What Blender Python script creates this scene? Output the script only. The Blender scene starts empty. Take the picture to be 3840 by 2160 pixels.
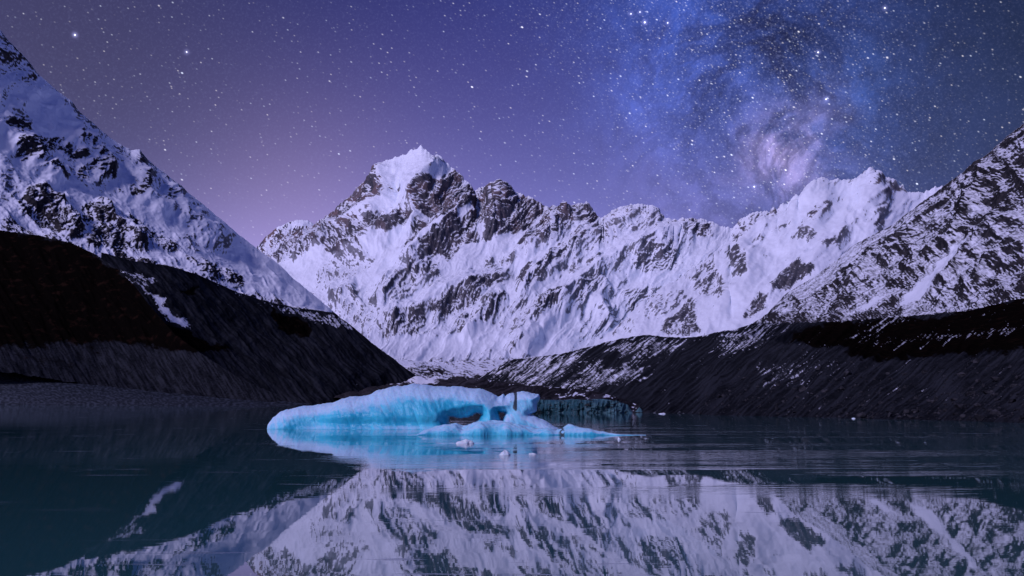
import bpy, bmesh, math, random
import numpy as np

# ------------------------------------------------------------------ camera / world / sun / exposure
SC = bpy.context.scene
FPX, HOR, CH = 3460.0, 1503.0, 6.0          # focal length (px of a 3840 wide frame), horizon row, eye height
PITCH = math.atan((HOR - 1080.0) / FPX)
CO, SI = math.cos(PITCH), math.sin(PITCH)

cam_d = bpy.data.cameras.new('camera')
cam = bpy.data.objects.new('camera', cam_d)
SC.collection.objects.link(cam)
cam.location = (0, 0, CH)
cam.rotation_euler = (math.pi / 2 + PITCH, 0, 0)
cam_d.sensor_width = 36.0
cam_d.lens = 36.0 * FPX / 3840.0
cam_d.clip_start = 0.5
cam_d.clip_end = 90000.0
SC.camera = cam

SUN_AZ, SUN_EL = -137.0, 35.0               # degrees; azimuth from the view direction, negative = left
sun_d = bpy.data.lights.new('sun', 'SUN')
sun_d.energy = 2.6
sun_d.angle = math.radians(12)
sun_d.color = (0.895, 0.705, 1.0)
sun = bpy.data.objects.new('sun', sun_d)
SC.collection.objects.link(sun)
_a, _e = math.radians(SUN_AZ), math.radians(SUN_EL)
SUNV = (math.sin(_a) * math.cos(_e), math.cos(_a) * math.cos(_e), math.sin(_e))
import mathutils
sun.rotation_euler = mathutils.Vector(SUNV).to_track_quat('Z', 'Y').to_euler()

vs = SC.view_settings
vs.view_transform = 'Standard'
vs.look = 'None'
vs.exposure = 0.0
vs.gamma = 1.0
vs.use_curve_mapping = False
SC.cycles.use_denoising = True
SC.cycles.adaptive_threshold = 0.025
SC.cycles.max_bounces = 6
SC.cycles.diffuse_bounces = 3
SC.cycles.glossy_bounces = 3
SC.cycles.transmission_bounces = 4
SC.cycles.sample_clamp_indirect = 4.0
SC.render.film_transparent = False


def pix(X, Y, D):
    """point seen at pixel (X, Y) of the 3840 x 2160 frame, D metres ahead of the camera"""
    xc = (np.asarray(X, float) - 1920.0) / FPX
    yc = (1080.0 - np.asarray(Y, float)) / FPX
    dy = CO - yc * SI
    dz = SI + yc * CO
    t = np.asarray(D, float) / dy
    return xc * t, dy * t, CH + dz * t


def pdir(X, Y):
    x, y, z = pix(X, Y, 1.0)
    v = np.array([float(x), float(y), float(z) - CH])
    return v / np.linalg.norm(v)


class NT:
    """small helper to write node trees as expressions"""
    def __init__(self, tree):
        self.t = tree

    def n(self, typ, **kw):
        nd = self.t.nodes.new(typ)
        for k, v in kw.items():
            setattr(nd, k, v)
        return nd

    def put(self, sock, v):
        if hasattr(v, 'links') or isinstance(v, bpy.types.NodeSocket):
            self.t.links.new(v, sock)
        elif v is not None:
            if sock.type == 'RGBA' and len(v) == 3:
                v = (*v, 1.0)
            sock.default_value = v

    def m(self, op, a, b=None, c=None, clamp=False):
        nd = self.n('ShaderNodeMath', operation=op, use_clamp=clamp)
        for i, v in enumerate((a, b, c)):
            if v is not None:
                self.put(nd.inputs[i], v)
        return nd.outputs[0]

    def v(self, op, a, b=None, out=0):
        nd = self.n('ShaderNodeVectorMath', operation=op)
        self.put(nd.inputs[0], a)
        if b is not None:
            if op == 'SCALE':
                self.put(nd.inputs['Scale'], b)
            else:
                self.put(nd.inputs[1], b)
        return nd.outputs[out]

    def mix(self, f, a, b, blend='MIX'):
        nd = self.n('ShaderNodeMix', data_type='RGBA', blend_type=blend)
        nd.clamp_result = False
        self.put(nd.inputs[0], f)
        self.put(nd.inputs[6], a)
        self.put(nd.inputs[7], b)
        return nd.outputs[2]

    def noise(self, vec, scale, detail=4, rough=0.55, dist=0.0, col=False):
        nd = self.n('ShaderNodeTexNoise')
        if vec is not None:
            self.put(nd.inputs['Vector'], vec)
        nd.inputs['Scale'].default_value = scale
        nd.inputs['Detail'].default_value = detail
        nd.inputs['Roughness'].default_value = rough
        nd.inputs['Distortion'].default_value = dist
        return nd.outputs['Color' if col else 'Fac']

    def ss(self, x, lo, hi):
        nd = self.n('ShaderNodeMapRange', interpolation_type='SMOOTHSTEP')
        self.put(nd.inputs[0], x)
        nd.inputs[1].default_value = lo
        nd.inputs[2].default_value = hi
        nd.inputs[3].default_value = 0.0
        nd.inputs[4].default_value = 1.0
        return nd.outputs[0]


def srgb(r, g, b):
    f = lambda c: (c / 255 / 12.92) if c / 255 <= 0.04045 else ((c / 255 + 0.055) / 1.055) ** 2.4
    return (f(r), f(g), f(b))


# --- night sky: dim twilight Nishita sky + air glow + Milky Way + stars, all by direction
world = bpy.data.worlds.new('World')
SC.world = world
world.use_nodes = True
wt = world.node_tree
wt.nodes.clear()
W = NT(wt)
tc = W.n('ShaderNodeTexCoord')
DIR = tc.outputs['Generated']
sky = W.n('ShaderNodeTexSky', sky_type='NISHITA', sun_disc=False)
sky.sun_elevation = math.radians(SUN_EL)
sky.sun_rotation = math.radians(SUN_AZ)
sky.altitude = 900
sky.air_density = 1.0
sky.dust_density = 0.2
sky.ozone_density = 3.0
sep = W.n('ShaderNodeSeparateXYZ')
W.put(sep.inputs[0], DIR)
ELV = sep.outputs[2]

warp = W.v('SCALE', W.v('SUBTRACT', W.noise(DIR, 5.0, 5, 0.6, col=True), (0.5, 0.5, 0.5)), 0.09)
DW = W.v('NORMALIZE', W.v('ADD', DIR, warp))


def lobe(X, Y, deg, vec=DIR):
    """soft round glow of angular size deg about the direction of pixel (X, Y)"""
    k = 1.0 / (1.0 - math.cos(math.radians(deg)))
    d = W.v('DOT_PRODUCT', vec, tuple(pdir(X, Y)), out=1)
    return W.m('EXPONENT', W.m('MULTIPLY', W.m('SUBTRACT', d, 1.0), k))


def band(p, q, deg, vec=DIR):
    """soft band along the great circle through two pixels"""
    nrm = np.cross(pdir(*p), pdir(*q))
    nrm /= np.linalg.norm(nrm)
    d = W.v('DOT_PRODUCT', vec, tuple(nrm), out=1)
    d = W.m('DIVIDE', d, math.sin(math.radians(deg)))
    return W.m('EXPONENT', W.m('MULTIPLY', W.m('MULTIPLY', d, d), -1.0))


SKY_BASE = (0.000, 0.008, 0.105)
SKY_GLOW = (1.28, 1.17, 2.80)
g = W.m('MAXIMUM', ELV, 0.15)
h1 = W.m('EXPONENT', W.m('MULTIPLY', g, -10.0))
col = W.mix(1.0, SKY_BASE, W.v('SCALE', SKY_GLOW, h1), 'ADD')


def add(c, f, rgb):
    return W.mix(1.0, c, W.v('SCALE', rgb, f), 'ADD')


# twilight glow above the left ridge and behind the main peak
col = add(col, lobe(1050, 900, 8), (0.13, 0.075, 0.07))
col = add(col, lobe(1800, 500, 12), (0.022, 0.014, 0.06))
gl = lobe(150, 250, 13)
col = W.mix(W.m('MULTIPLY', gl, 0.7), col, (0.062, 0.052, 0.105))
# darker, bluer air to the upper right
dk = lobe(4050, 250, 17)
col = W.mix(W.m('MULTIPLY', dk, 0.95), col, (0.002, 0.006, 0.020))
dk2 = lobe(3560, 600, 9)
col = W.mix(W.m('MULTIPLY', dk2, 0.6), col, (0.030, 0.040, 0.115))
# Milky Way
nz = W.noise(DIR, 9.0, 9, 0.70, 0.4)
cloud = W.ss(nz, 0.30, 0.68)
nz2 = W.noise(W.v('ADD', DIR, (3.1, 1.7, 0.4)), 15.0, 9, 0.72, 0.5)
cloud2 = W.ss(nz2, 0.30, 0.70)
mw = band((2960, 640), (2720, 60), 9.0, DW)
up = W.ss(ELV, 0.02, 0.30)
mwf = W.m('MULTIPLY', W.m('MULTIPLY', mw, W.m('ADD', W.m('MULTIPLY', cloud, 0.8), 0.25)), up)
col = add(col, mwf, (0.022, 0.045, 0.20))
col = add(col, W.m('MULTIPLY', lobe(2660, 220, 5.0, DW), cloud2), (0.03, 0.085, 0.42))
col = add(col, W.m('MULTIPLY', lobe(2500, 420, 4.0, DW), cloud), (0.015, 0.03, 0.13))
col = add(col, W.m('MULTIPLY', lobe(3120, 380, 3.6, DW), cloud), (0.025, 0.075, 0.30))
col = add(col, W.m('MULTIPLY', lobe(2950, 560, 2.7, DW), cloud2), (0.24, 0.20, 0.42))
col = add(col, W.m('MULTIPLY', lobe(2930, 610, 2.0, DW), cloud2), (0.48, 0.33, 0.44))
col = add(col, W.m('MULTIPLY', lobe(2600, 620, 4.5, DW), cloud2), (0.05, 0.04, 0.10))
# dark dust lanes
lane = W.m('MAXIMUM', W.m('MULTIPLY', lobe(2960, 150, 3.4, DW), 0.95),
           W.m('MULTIPLY', lobe(2920, 330, 3.0, DW), 0.75))
lane = W.m('MAXIMUM', lane, W.m('MULTIPLY', lobe(2700, 440, 1.9, DW), 0.8))
lane = W.m('MAXIMUM', lane, W.m('MULTIPLY', lobe(2790, 520, 2.4, DW), 0.55))
lane = W.m('MULTIPLY', lane, W.m('SUBTRACT', 1.3, W.m('MULTIPLY', cloud, 0.9)), clamp=True)
col = W.mix(W.m('MULTIPLY', lane, 0.92), col, (0.010, 0.010, 0.050))
# branching dust filaments along the band
nf = W.noise(W.v('ADD', DW, (5.2, 0.3, 2.2)), 8.5, 6, 0.6, 1.1)
fil = W.m('SUBTRACT', 1.0, W.ss(W.m('ABSOLUTE', W.m('SUBTRACT', nf, 0.5)), 0.0, 0.075))
nmask = band((2900, 640), (2860, 60), 7.0)
fil = W.m('MULTIPLY', W.m('MULTIPLY', fil, nmask), up)
col = W.mix(W.m('MULTIPLY', fil, 0.55), col, (0.016, 0.014, 0.060))
# fine unresolved star grain
grain = W.noise(DIR, 420.0, 2, 0.7)
grain = W.ss(grain, 0.45, 0.85)
mwall = W.m('MAXIMUM', mw, 0.25)
col = add(col, W.m('MULTIPLY', W.m('MULTIPLY', grain, mwall), up), (0.09, 0.10, 0.19))


def stars(scale, rad, power, bright, dens=None, seed=(0, 0, 0)):
    vo = W.n('ShaderNodeTexVoronoi', feature='F1', voronoi_dimensions='3D')
    ax = pdir(2060, 1160) - pdir(1920, 1080)                # the sky turned a little during the exposure
    ax = ax / np.linalg.norm(ax)
    pr = W.v('DOT_PRODUCT', DIR, tuple(ax), out=1)
    vec = W.v('SUBTRACT', DIR, W.v('SCALE', tuple(ax), W.m('MULTIPLY', pr, 0.42)))
    W.put(vo.inputs['Vector'], W.v('ADD', vec, seed))
    vo.inputs['Scale'].default_value = scale
    s2 = W.n('ShaderNodeSeparateColor')
    W.put(s2.inputs[0], vo.outputs['Color'])
    b = W.m('POWER', s2.outputs[0], power)
    if dens is not None:
        b = W.m('MULTIPLY', b, dens)
    core = W.m('SUBTRACT', 1.0, W.m('DIVIDE', vo.outputs['Distance'], rad), clamp=True)
    core = W.m('MULTIPLY', core, core)
    f = W.m('MULTIPLY', W.m('MULTIPLY', core, b), bright)
    tint = W.mix(s2.outputs[1], (0.72, 0.80, 1.0), (1.0, 0.90, 0.88))
    return W.v('SCALE', tint, f)


dens = W.m('ADD', 0.55, W.m('MULTIPLY', mw, 0.75))
fade = W.ss(ELV, 0.0, 0.25)
st = stars(46.0, 0.060, 2.2, 4.0)
st = W.mix(1.0, st, stars(105.0, 0.125, 3.0, 3.0, dens, (1.3, 0.2, 0.7)), 'ADD')
st = W.mix(1.0, st, stars(250.0, 0.26, 2.4, 1.5, dens, (0.3, 2.2, 0.1)), 'ADD')
st = W.mix(1.0, st, stars(430.0, 0.36, 1.6, 0.9, W.m('MULTIPLY', mw, up), (0.9, 0.4, 1.9)), 'ADD')
st = W.v('SCALE', st, fade)
for bx_, by_, br_ in ((281, 131, 2.2), (2418, 84, 2.4), (2366, 52, 1.2), (2400, 45, 1.0), (3068, 196, 1.3), (3318, 30, 1.4), (2504, 86, 1.0), (3098, 372, 1.6),
                      (2828, 700, 1.3), (700, 195, 1.3)):
    st = add(st, lobe(bx_, by_, 0.030), (2.0 * br_, 2.0 * br_, 2.5 * br_))
    st = add(st, lobe(bx_, by_, 0.13), (0.10 * br_, 0.10 * br_, 0.2 * br_))
bg1 = W.n('ShaderNodeBackground')
W.put(bg1.inputs[0], W.mix(1.0, col, st, 'ADD'))
bg1.inputs[1].default_value = 1.0
bg2 = W.n('ShaderNodeBackground')
W.put(bg2.inputs[0], sky.outputs[0])
bg2.inputs[1].default_value = 0.0035
ads = W.n('ShaderNodeAddShader')
wt.links.new(bg1.outputs[0], ads.inputs[0])
wt.links.new(bg2.outputs[0], ads.inputs[1])
wo = W.n('ShaderNodeOutputWorld')
wt.links.new(ads.outputs[0], wo.inputs[0])

# ------------------------------------------------------------------ numpy noise
RNG = np.random.default_rng(7)
PERM = RNG.permutation(256).astype(np.int32)
PERM2 = np.concatenate([PERM, PERM])
GA = np.linspace(0, 2 * np.pi, 256, endpoint=False)
GX, GY = np.cos(GA).astype(np.float32), np.sin(GA).astype(np.float32)


def perlin(x, y, seed=0):
    x = (np.asarray(x) + seed * 17.31).astype(np.float32)
    y = (np.asarray(y) + seed * 9.77).astype(np.float32)
    xi = np.floor(x).astype(np.int32)
    yi = np.floor(y).astype(np.int32)
    xf = x - xi
    yf = y - yi
    u = xf * xf * xf * (xf * (xf * 6 - 15) + 10)
    v = yf * yf * yf * (yf * (yf * 6 - 15) + 10)
    xi &= 255
    yi &= 255
    x1 = (xi + 1) & 255
    y1 = (yi + 1) & 255

    def gr(ix, iy, dx, dy):
        k = PERM2[PERM2[ix] + iy]
        return GX[k] * dx + GY[k] * dy
    a = gr(xi, yi, xf, yf)
    b = gr(x1, yi, xf - 1, yf)
    c = gr(xi, y1, xf, yf - 1)
    d = gr(x1, y1, xf - 1, yf - 1)
    ab = a + u * (b - a)
    return (ab + v * (c + u * (d - c) - ab)) * 1.4


def fbm(x, y, octv=5, seed=0, gain=0.5):
    s, a, f, t = 0, 1.0, 1.0, 0.0
    for i in range(octv):
        s = s + a * perlin(x * f, y * f, seed + i)
        t += a
        a *= gain
        f *= 2.03
    return s / t * 1.5


def ridged(x, y, octv=5, seed=0, gain=0.5):
    s, a, f, t, w = 0, 1.0, 1.0, 0.0, 1.0
    for i in range(octv):
        n = 1.0 - np.abs(perlin(x * f, y * f, seed + i))
        n = n * n * w
        s = s + a * n
        w = np.clip(n * 1.6, 0, 1)
        t += a
        a *= gain
        f *= 2.05
    return s / t


def sstep(x, lo, hi):
    t = np.clip((x - lo) / (hi - lo), 0, 1)
    return t * t * (3 - 2 * t)


# ------------------------------------------------------------------ maps drawn over the photograph's frame
RX0, RY0, RS = -700.0, -260.0, 4.0
RW, RH = 1310, 530
GXX, GYY = np.meshgrid(RX0 + np.arange(RW) * RS, RY0 + np.arange(RH) * RS)
ZO = {1: (960, 520, 2.6833), 2: (1200, 960, 2.6833), 3: (1900, 720, 2.6833), 4: (2700, 600, 2.2596),
      5: (1800, 1140, 2.3418), 6: (2700, 1100, 2.2596), 7: (0, 400, 2.6833), 8: (0, 820, 1.5153),
      9: (0, 80, 1.5754), 0: (0, 0, 1.0)}


def zp(z, pts):
    ox, oy, s = ZO[z]
    return [(ox + x / s, oy + y / s) for x, y in pts]


def seg_d2(px, py, a, b):
    ax, ay = a
    dx, dy = b[0] - ax, b[1] - ay
    L = dx * dx + dy * dy + 1e-9
    t = np.clip(((px - ax) * dx + (py - ay) * dy) / L, 0, 1)
    return (px - ax - t * dx) ** 2 + (py - ay - t * dy) ** 2, t


def poly_sd(px, py, pts):
    """signed distance, positive inside"""
    d2 = np.full(px.shape, 1e12)
    ins = np.zeros(px.shape, bool)
    n = len(pts)
    for i in range(n):
        a, b = pts[i], pts[(i + 1) % n]
        d2 = np.minimum(d2, seg_d2(px, py, a, b)[0])
        c = ((a[1] > py) != (b[1] > py))
        if a[1] != b[1]:
            c &= px < (b[0] - a[0]) * (py - a[1]) / (b[1] - a[1]) + a[0]
        ins ^= c
    return np.where(ins, 1, -1) * np.sqrt(d2)


def paint(base, polys, soft=13.0):
    R = np.full(GXX.shape, base, float)
    N = np.zeros(GXX.shape)
    for z, s, pts in polys:
        p = zp(z, pts)
        xs = [q[0] for q in p]
        ys = [q[1] for q in p]
        x0 = max(0, int((min(xs) - 40 - RX0) / RS)); x1 = min(RW, int((max(xs) + 40 - RX0) / RS) + 1)
        y0 = max(0, int((min(ys) - 40 - RY0) / RS)); y1 = min(RH, int((max(ys) + 40 - RY0) / RS) + 1)
        if x1 <= x0 or y1 <= y0:
            continue
        sl = (slice(y0, y1), slice(x0, x1))
        w = sstep(poly_sd(GXX[sl], GYY[sl], p), -soft, soft)
        if s >= 0:
            R[sl] = np.maximum(R[sl], base + (s - base) * w)
        else:
            N[sl] = np.minimum(N[sl], s * w)
    return R + N


def ribs(lines):
    """spur relief in pixels: list of (zone, amplitude, half width, points)"""
    H = np.zeros(GXX.shape)
    for z, amp, wd, pts in lines:
        p = zp(z, pts)
        xs = [q[0] for q in p]; ys = [q[1] for q in p]
        x0 = max(0, int((min(xs) - wd * 1.5 - RX0) / RS)); x1 = min(RW, int((max(xs) + wd * 1.5 - RX0) / RS) + 1)
        y0 = max(0, int((min(ys) - wd * 1.5 - RY0) / RS)); y1 = min(RH, int((max(ys) + wd * 1.5 - RY0) / RS) + 1)
        sl = (slice(y0, y1), slice(x0, x1))
        gx, gy = GXX[sl], GYY[sl]
        wx = gx + 16 * perlin(gx / 70, gy / 70, 31) + 6 * perlin(gx / 22, gy / 22, 32)
        wy = gy + 16 * perlin(gx / 70, gy / 70, 33) + 6 * perlin(gx / 22, gy / 22, 34)
        best = np.full(gx.shape, 1e12)
        par = np.zeros(gx.shape)
        n = len(p) - 1
        for i in range(n):
            d2, t = seg_d2(wx, wy, p[i], p[i + 1])
            m = d2 < best
            best = np.where(m, d2, best)
            par = np.where(m, (i + t) / n, par)
        d = np.sqrt(best) / wd
        prof = np.clip(1 - d, 0, 1) ** 1.1 * np.clip(np.minimum(par / 0.15 + 0.3, (1 - par) / 0.2 + 0.15), 0, 1)
        H[sl] = np.maximum(H[sl], 1.55 * amp * prof)
    return H


def sample(M, x, y):
    fx = np.clip((x - RX0) / RS, 0, RW - 1.001)
    fy = np.clip((y - RY0) / RS, 0, RH - 1.001)
    ix = fx.astype(int); iy = fy.astype(int)
    fx -= ix; fy -= iy
    return (M[iy, ix] * (1 - fx) * (1 - fy) + M[iy, ix + 1] * fx * (1 - fy)
            + M[iy + 1, ix] * (1 - fx) * fy + M[iy + 1, ix + 1] * fx * fy)


# ------------------------------------------------------------------ objects
def link(o):
    SC.collection.objects.link(o)
    return o


def tag(o, label=None, cat=None, kind=None, group=None):
    if label:
        o['label'] = label
    if cat:
        o['category'] = cat
    if kind:
        o['kind'] = kind
    if group:
        o['group'] = group
    return o


def grid_mesh(name, P, attrs, mat):
    nr, nc = P.shape[:2]
    me = bpy.data.meshes.new(name)
    idx = np.arange(nr * nc).reshape(nr, nc)
    q = np.stack([idx[:-1, :-1], idx[1:, :-1], idx[1:, 1:], idx[:-1, 1:]], -1).reshape(-1, 4)
    me.vertices.add(nr * nc)
    me.vertices.foreach_set('co', P.reshape(-1).astype(np.float32))
    me.loops.add(q.size)
    me.loops.foreach_set('vertex_index', q.reshape(-1).astype(np.int32))
    me.polygons.add(len(q))
    me.polygons.foreach_set('loop_start', np.arange(0, q.size, 4, dtype=np.int32))
    me.polygons.foreach_set('use_smooth', np.ones(len(q), bool))
    me.update(calc_edges=True)
    for k, a in attrs.items():
        at = me.attributes.new(k, 'FLOAT', 'POINT')
        at.data.foreach_set('value', np.asarray(a, np.float32).reshape(-1))
    me.materials.append(mat)
    return link(bpy.data.objects.new(name, me))


def normals(P):
    du = np.gradient(P, axis=1)
    dv = np.gradient(P, axis=0)
    n = np.cross(dv, du)
    n /= np.linalg.norm(n, axis=2, keepdims=True) + 1e-9
    s = np.sign(n[..., 2:3])
    return n * np.where(s == 0, 1, s)


def smooth_rows(A, k):
    if k < 2:
        return A
    pad = np.pad(A, ((k, k), (0, 0)), 'edge')
    c = np.cumsum(pad, 0)
    return (c[2 * k:] - c[:-2 * k])[:A.shape[0]] / (2 * k)


def terrain(name, x0, x1, ncol, curves, rows, mat, R=None, H=None, ang=120.0, rough=1.0, streak=1.0, crest_jag=3.0,
            back=(1400.0, 0.75), veg=None, seed=0, ksm=10, fine=1.0, crest_fade=45.0, bias=0.0, slope_k=1.0, gul=1.0,
            warp_amt=1.0, soft=0.14, iso=1.0, dust=0.0, slen=30.0, ribk=0.8, powder=0.0, kst=(9.0, 130.0), lowk=1.0, floor=0.0, swirl=18.0):
    """mountain side lofted through curves (crest first), each a list of (pixel x, pixel y, distance in m);
    a back slope falls away behind the crest; relief is then added along the surface normal"""
    Xc = np.linspace(x0, x1, ncol)
    Y, D = [], []
    cy, cd = [], []
    for c in curves:
        c = np.array(c, float)
        cy.append(np.interp(Xc, c[:, 0], c[:, 1]))
        cd.append(np.interp(Xc, c[:, 0], c[:, 2]))
    jag = crest_jag * (fbm(Xc / 26.0, Xc * 0 + seed, 4, seed + 3) * 1.2 + 0.5 * fbm(Xc / 7.0, Xc * 0 + seed, 2, seed + 5))
    cres = cy[0].copy()
    kk = max(3, int(70.0 / (Xc[1] - Xc[0])))
    ker = np.hanning(2 * kk + 1); ker /= ker.sum()
    ext = np.concatenate([cy[0][0] + (cy[0][0] - cy[0][kk:0:-1]), cy[0], cy[0][-1] + (cy[0][-1] - cy[0][-2:-kk - 2:-1])])
    cy[0] = np.convolve(ext, ker, 'valid')
    cres = cres - cy[0]
    for k in range(len(curves) - 1):
        t = np.linspace(0, 1, rows[k], endpoint=(k == len(curves) - 2))[:, None]
        Y.append(cy[k] + (cy[k + 1] - cy[k]) * t)
        D.append(cd[k] + (cd[k + 1] - cd[k]) * t)
    Y = np.concatenate(Y)
    dn = Y - Y[:1]
    Y = Y + cres * np.exp(-dn / 70.0) - jag * np.exp(-dn / 16.0)   # the skyline's teeth die out down the face
    D = smooth_rows(np.concatenate(D), ksm)
    Xg = np.broadcast_to(Xc, Y.shape).copy()
    P = np.stack(pix(Xg, Y, D), -1)
    # back slope
    nb = 14
    tb = (np.linspace(1, 0, nb, endpoint=False) ** 1.6)[:, None]
    bk = np.repeat(P[:1], nb, 0)
    hd = np.stack([P[0, :, 0], P[0, :, 1]], -1)
    hd = hd / np.linalg.norm(hd, axis=1, keepdims=True)
    bk[..., 0] += hd[:, 0] * tb * back[0]
    bk[..., 1] += hd[:, 1] * tb * back[0]
    bk[..., 2] -= tb * back[0] * back[1]
    P = np.concatenate([bk, P])
    Xg = np.concatenate([np.repeat(Xg[:1], nb, 0), Xg])
    Yg = np.concatenate([Y[:1] - tb * 200, Y])
    Dg = np.concatenate([np.repeat(D[:1], nb, 0), D])
    s = Dg / FPX
    fall = np.clip((Yg - Yg[nb]) / crest_fade, 0, 1)
    fade = 0.15 + 0.85 * fall ** 0.8
    fade[:nb] = 0.5
    # warped drawing coordinates
    wx = Xg + warp_amt * (9 * fbm(Xg / 40, Yg / 40, 3, seed + 11) + 4 * perlin(Xg / 9, Yg / 9, seed + 12))
    wy = Yg + warp_amt * (9 * fbm(Xg / 40, Yg / 40, 3, seed + 13) + 4 * perlin(Xg / 9, Yg / 9, seed + 14))
    Rv = sample(R, wx, wy) if R is not None else np.zeros(Xg.shape)
    a = math.radians(ang)
    ca, sa = math.cos(a), math.sin(a)           # fall line on the picture plane
    al = Xg * ca + Yg * sa
    ac = -Xg * sa + Yg * ca
    ac = ac + swirl * fbm(Xg / 90, Yg / 90, 3, seed + 21)
    Rc = np.clip(Rv, 0, 1)
    h = np.zeros(Xg.shape)
    if H is not None:
        h += sample(H, Xg, Yg)
    gully = ridged(ac / 62, al / 260, 5, seed + 22) - 0.5
    h += gul * gully * (13 + 12 * Rc)
    big = ridged(Xg / 120, Yg / 120, 4, seed + 23) - 0.5
    h += rough * big * (10 + 12 * Rc)
    crag = ridged(ac / 16, al / (slen * 2.2), 4, seed + 24, 0.55) - 0.45
    crag2 = ridged(Xg / 13, Yg / 13, 4, seed + 27, 0.6) - 0.45
    h += rough * (crag * 9.0 + crag2 * 5.0) * (0.12 + Rc ** 1.2)
    h += fine * 0.5 * fbm(Xg / 8, Yg / 8, 3, seed + 25)
    N = normals(P)
    P = P + N * (h * s * fade)[..., None]
    # rock and snow
    N2 = normals(P)
    steep = 1 - N2[..., 2]
    ref = smooth_rows(steep, 24)
    k2 = 24
    pad = np.pad(ref, ((0, 0), (k2, k2)), 'edge')
    cs = np.cumsum(pad, 1)
    ref = (cs[:, 2 * k2:] - cs[:, :-2 * k2])[:, :steep.shape[1]] / (2 * k2)
    dst = np.clip((steep - ref) * 3.2, -0.7, 0.9)
    st = fbm(ac / 5.5, al / slen, 5, seed + 41, 0.6) * 0.75 * streak + fbm(Xg / 10, Yg / 10, 4, seed + 43, 0.62) * 0.6 * iso
    ledge = fbm(ac / 4.5 + 2.0 * perlin(Xg / 30, Yg / 30, seed + 44), al / 11, 3, seed + 45, 0.65)
    quiet = 0.35 + 0.65 * np.clip(Rv * 1.7, 0, 1)             # open snowfields stay clean
    rib = crag * 1.15 + crag2 * 0.45 + gully * 0.55
    m = Rv * 1.0 + bias + (st * 0.42 + rib * ribk + dst * 0.8 * slope_k + ledge * 0.30) * quiet - 0.04
    rock = sstep(m, 0.54 - soft, 0.54 + soft)
    if dust > 0:                                              # rock showing faintly through thin snow
        thin = fbm(ac / 5.0, al / max(18.0, slen * 0.6), 4, seed + 46, 0.7) * 0.9 + fbm(Xg / 7, Yg / 7, 3, seed + 47, 0.6) * 0.6 + dst * 0.8
        rock = np.maximum(rock, dust * sstep(Rv * 1.5 + thin * 0.8, 0.45, 1.0))
    rock = rock * (lowk + (1 - lowk) * sstep(Rv, 0.38, 0.80))
    pw = fbm(ac / 5.0, al / 12, 3, seed + 48, 0.65)
    rock = rock * (1 - powder * sstep(-dst * 1.3 + pw * 0.9, 0.0, 0.65))   # powder lies on the gentler facets of the rock
    rock = np.maximum(rock, np.clip(floor + 0.35 * ledge + 0.25 * st, 0, 1) * sstep(Rv, -0.1, 0.1) * (floor > 0))
    rock[:nb] = sstep(Rv[:nb] + st[:nb], 0.4, 0.7)
    vg = np.clip(sample(veg, wx + 25 * fbm(Xg / 80, Yg / 50, 3, seed + 61), wy + 22 * fbm(Xg / 70, Yg / 40, 4, seed + 62)), 0, 1) if veg is not None else np.zeros(Xg.shape)
    tone = fbm(Xg / 55, Yg / 55, 4, seed + 51) * 0.5 + 0.5
    strk = fbm(ac / kst[0], al / kst[1], 5, seed + 53, 0.6) * 0.6 + 0.5
    o = grid_mesh(name, P, {'rock': rock, 'veg': vg, 'tone': tone, 'strk': strk}, mat)
    return o


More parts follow.
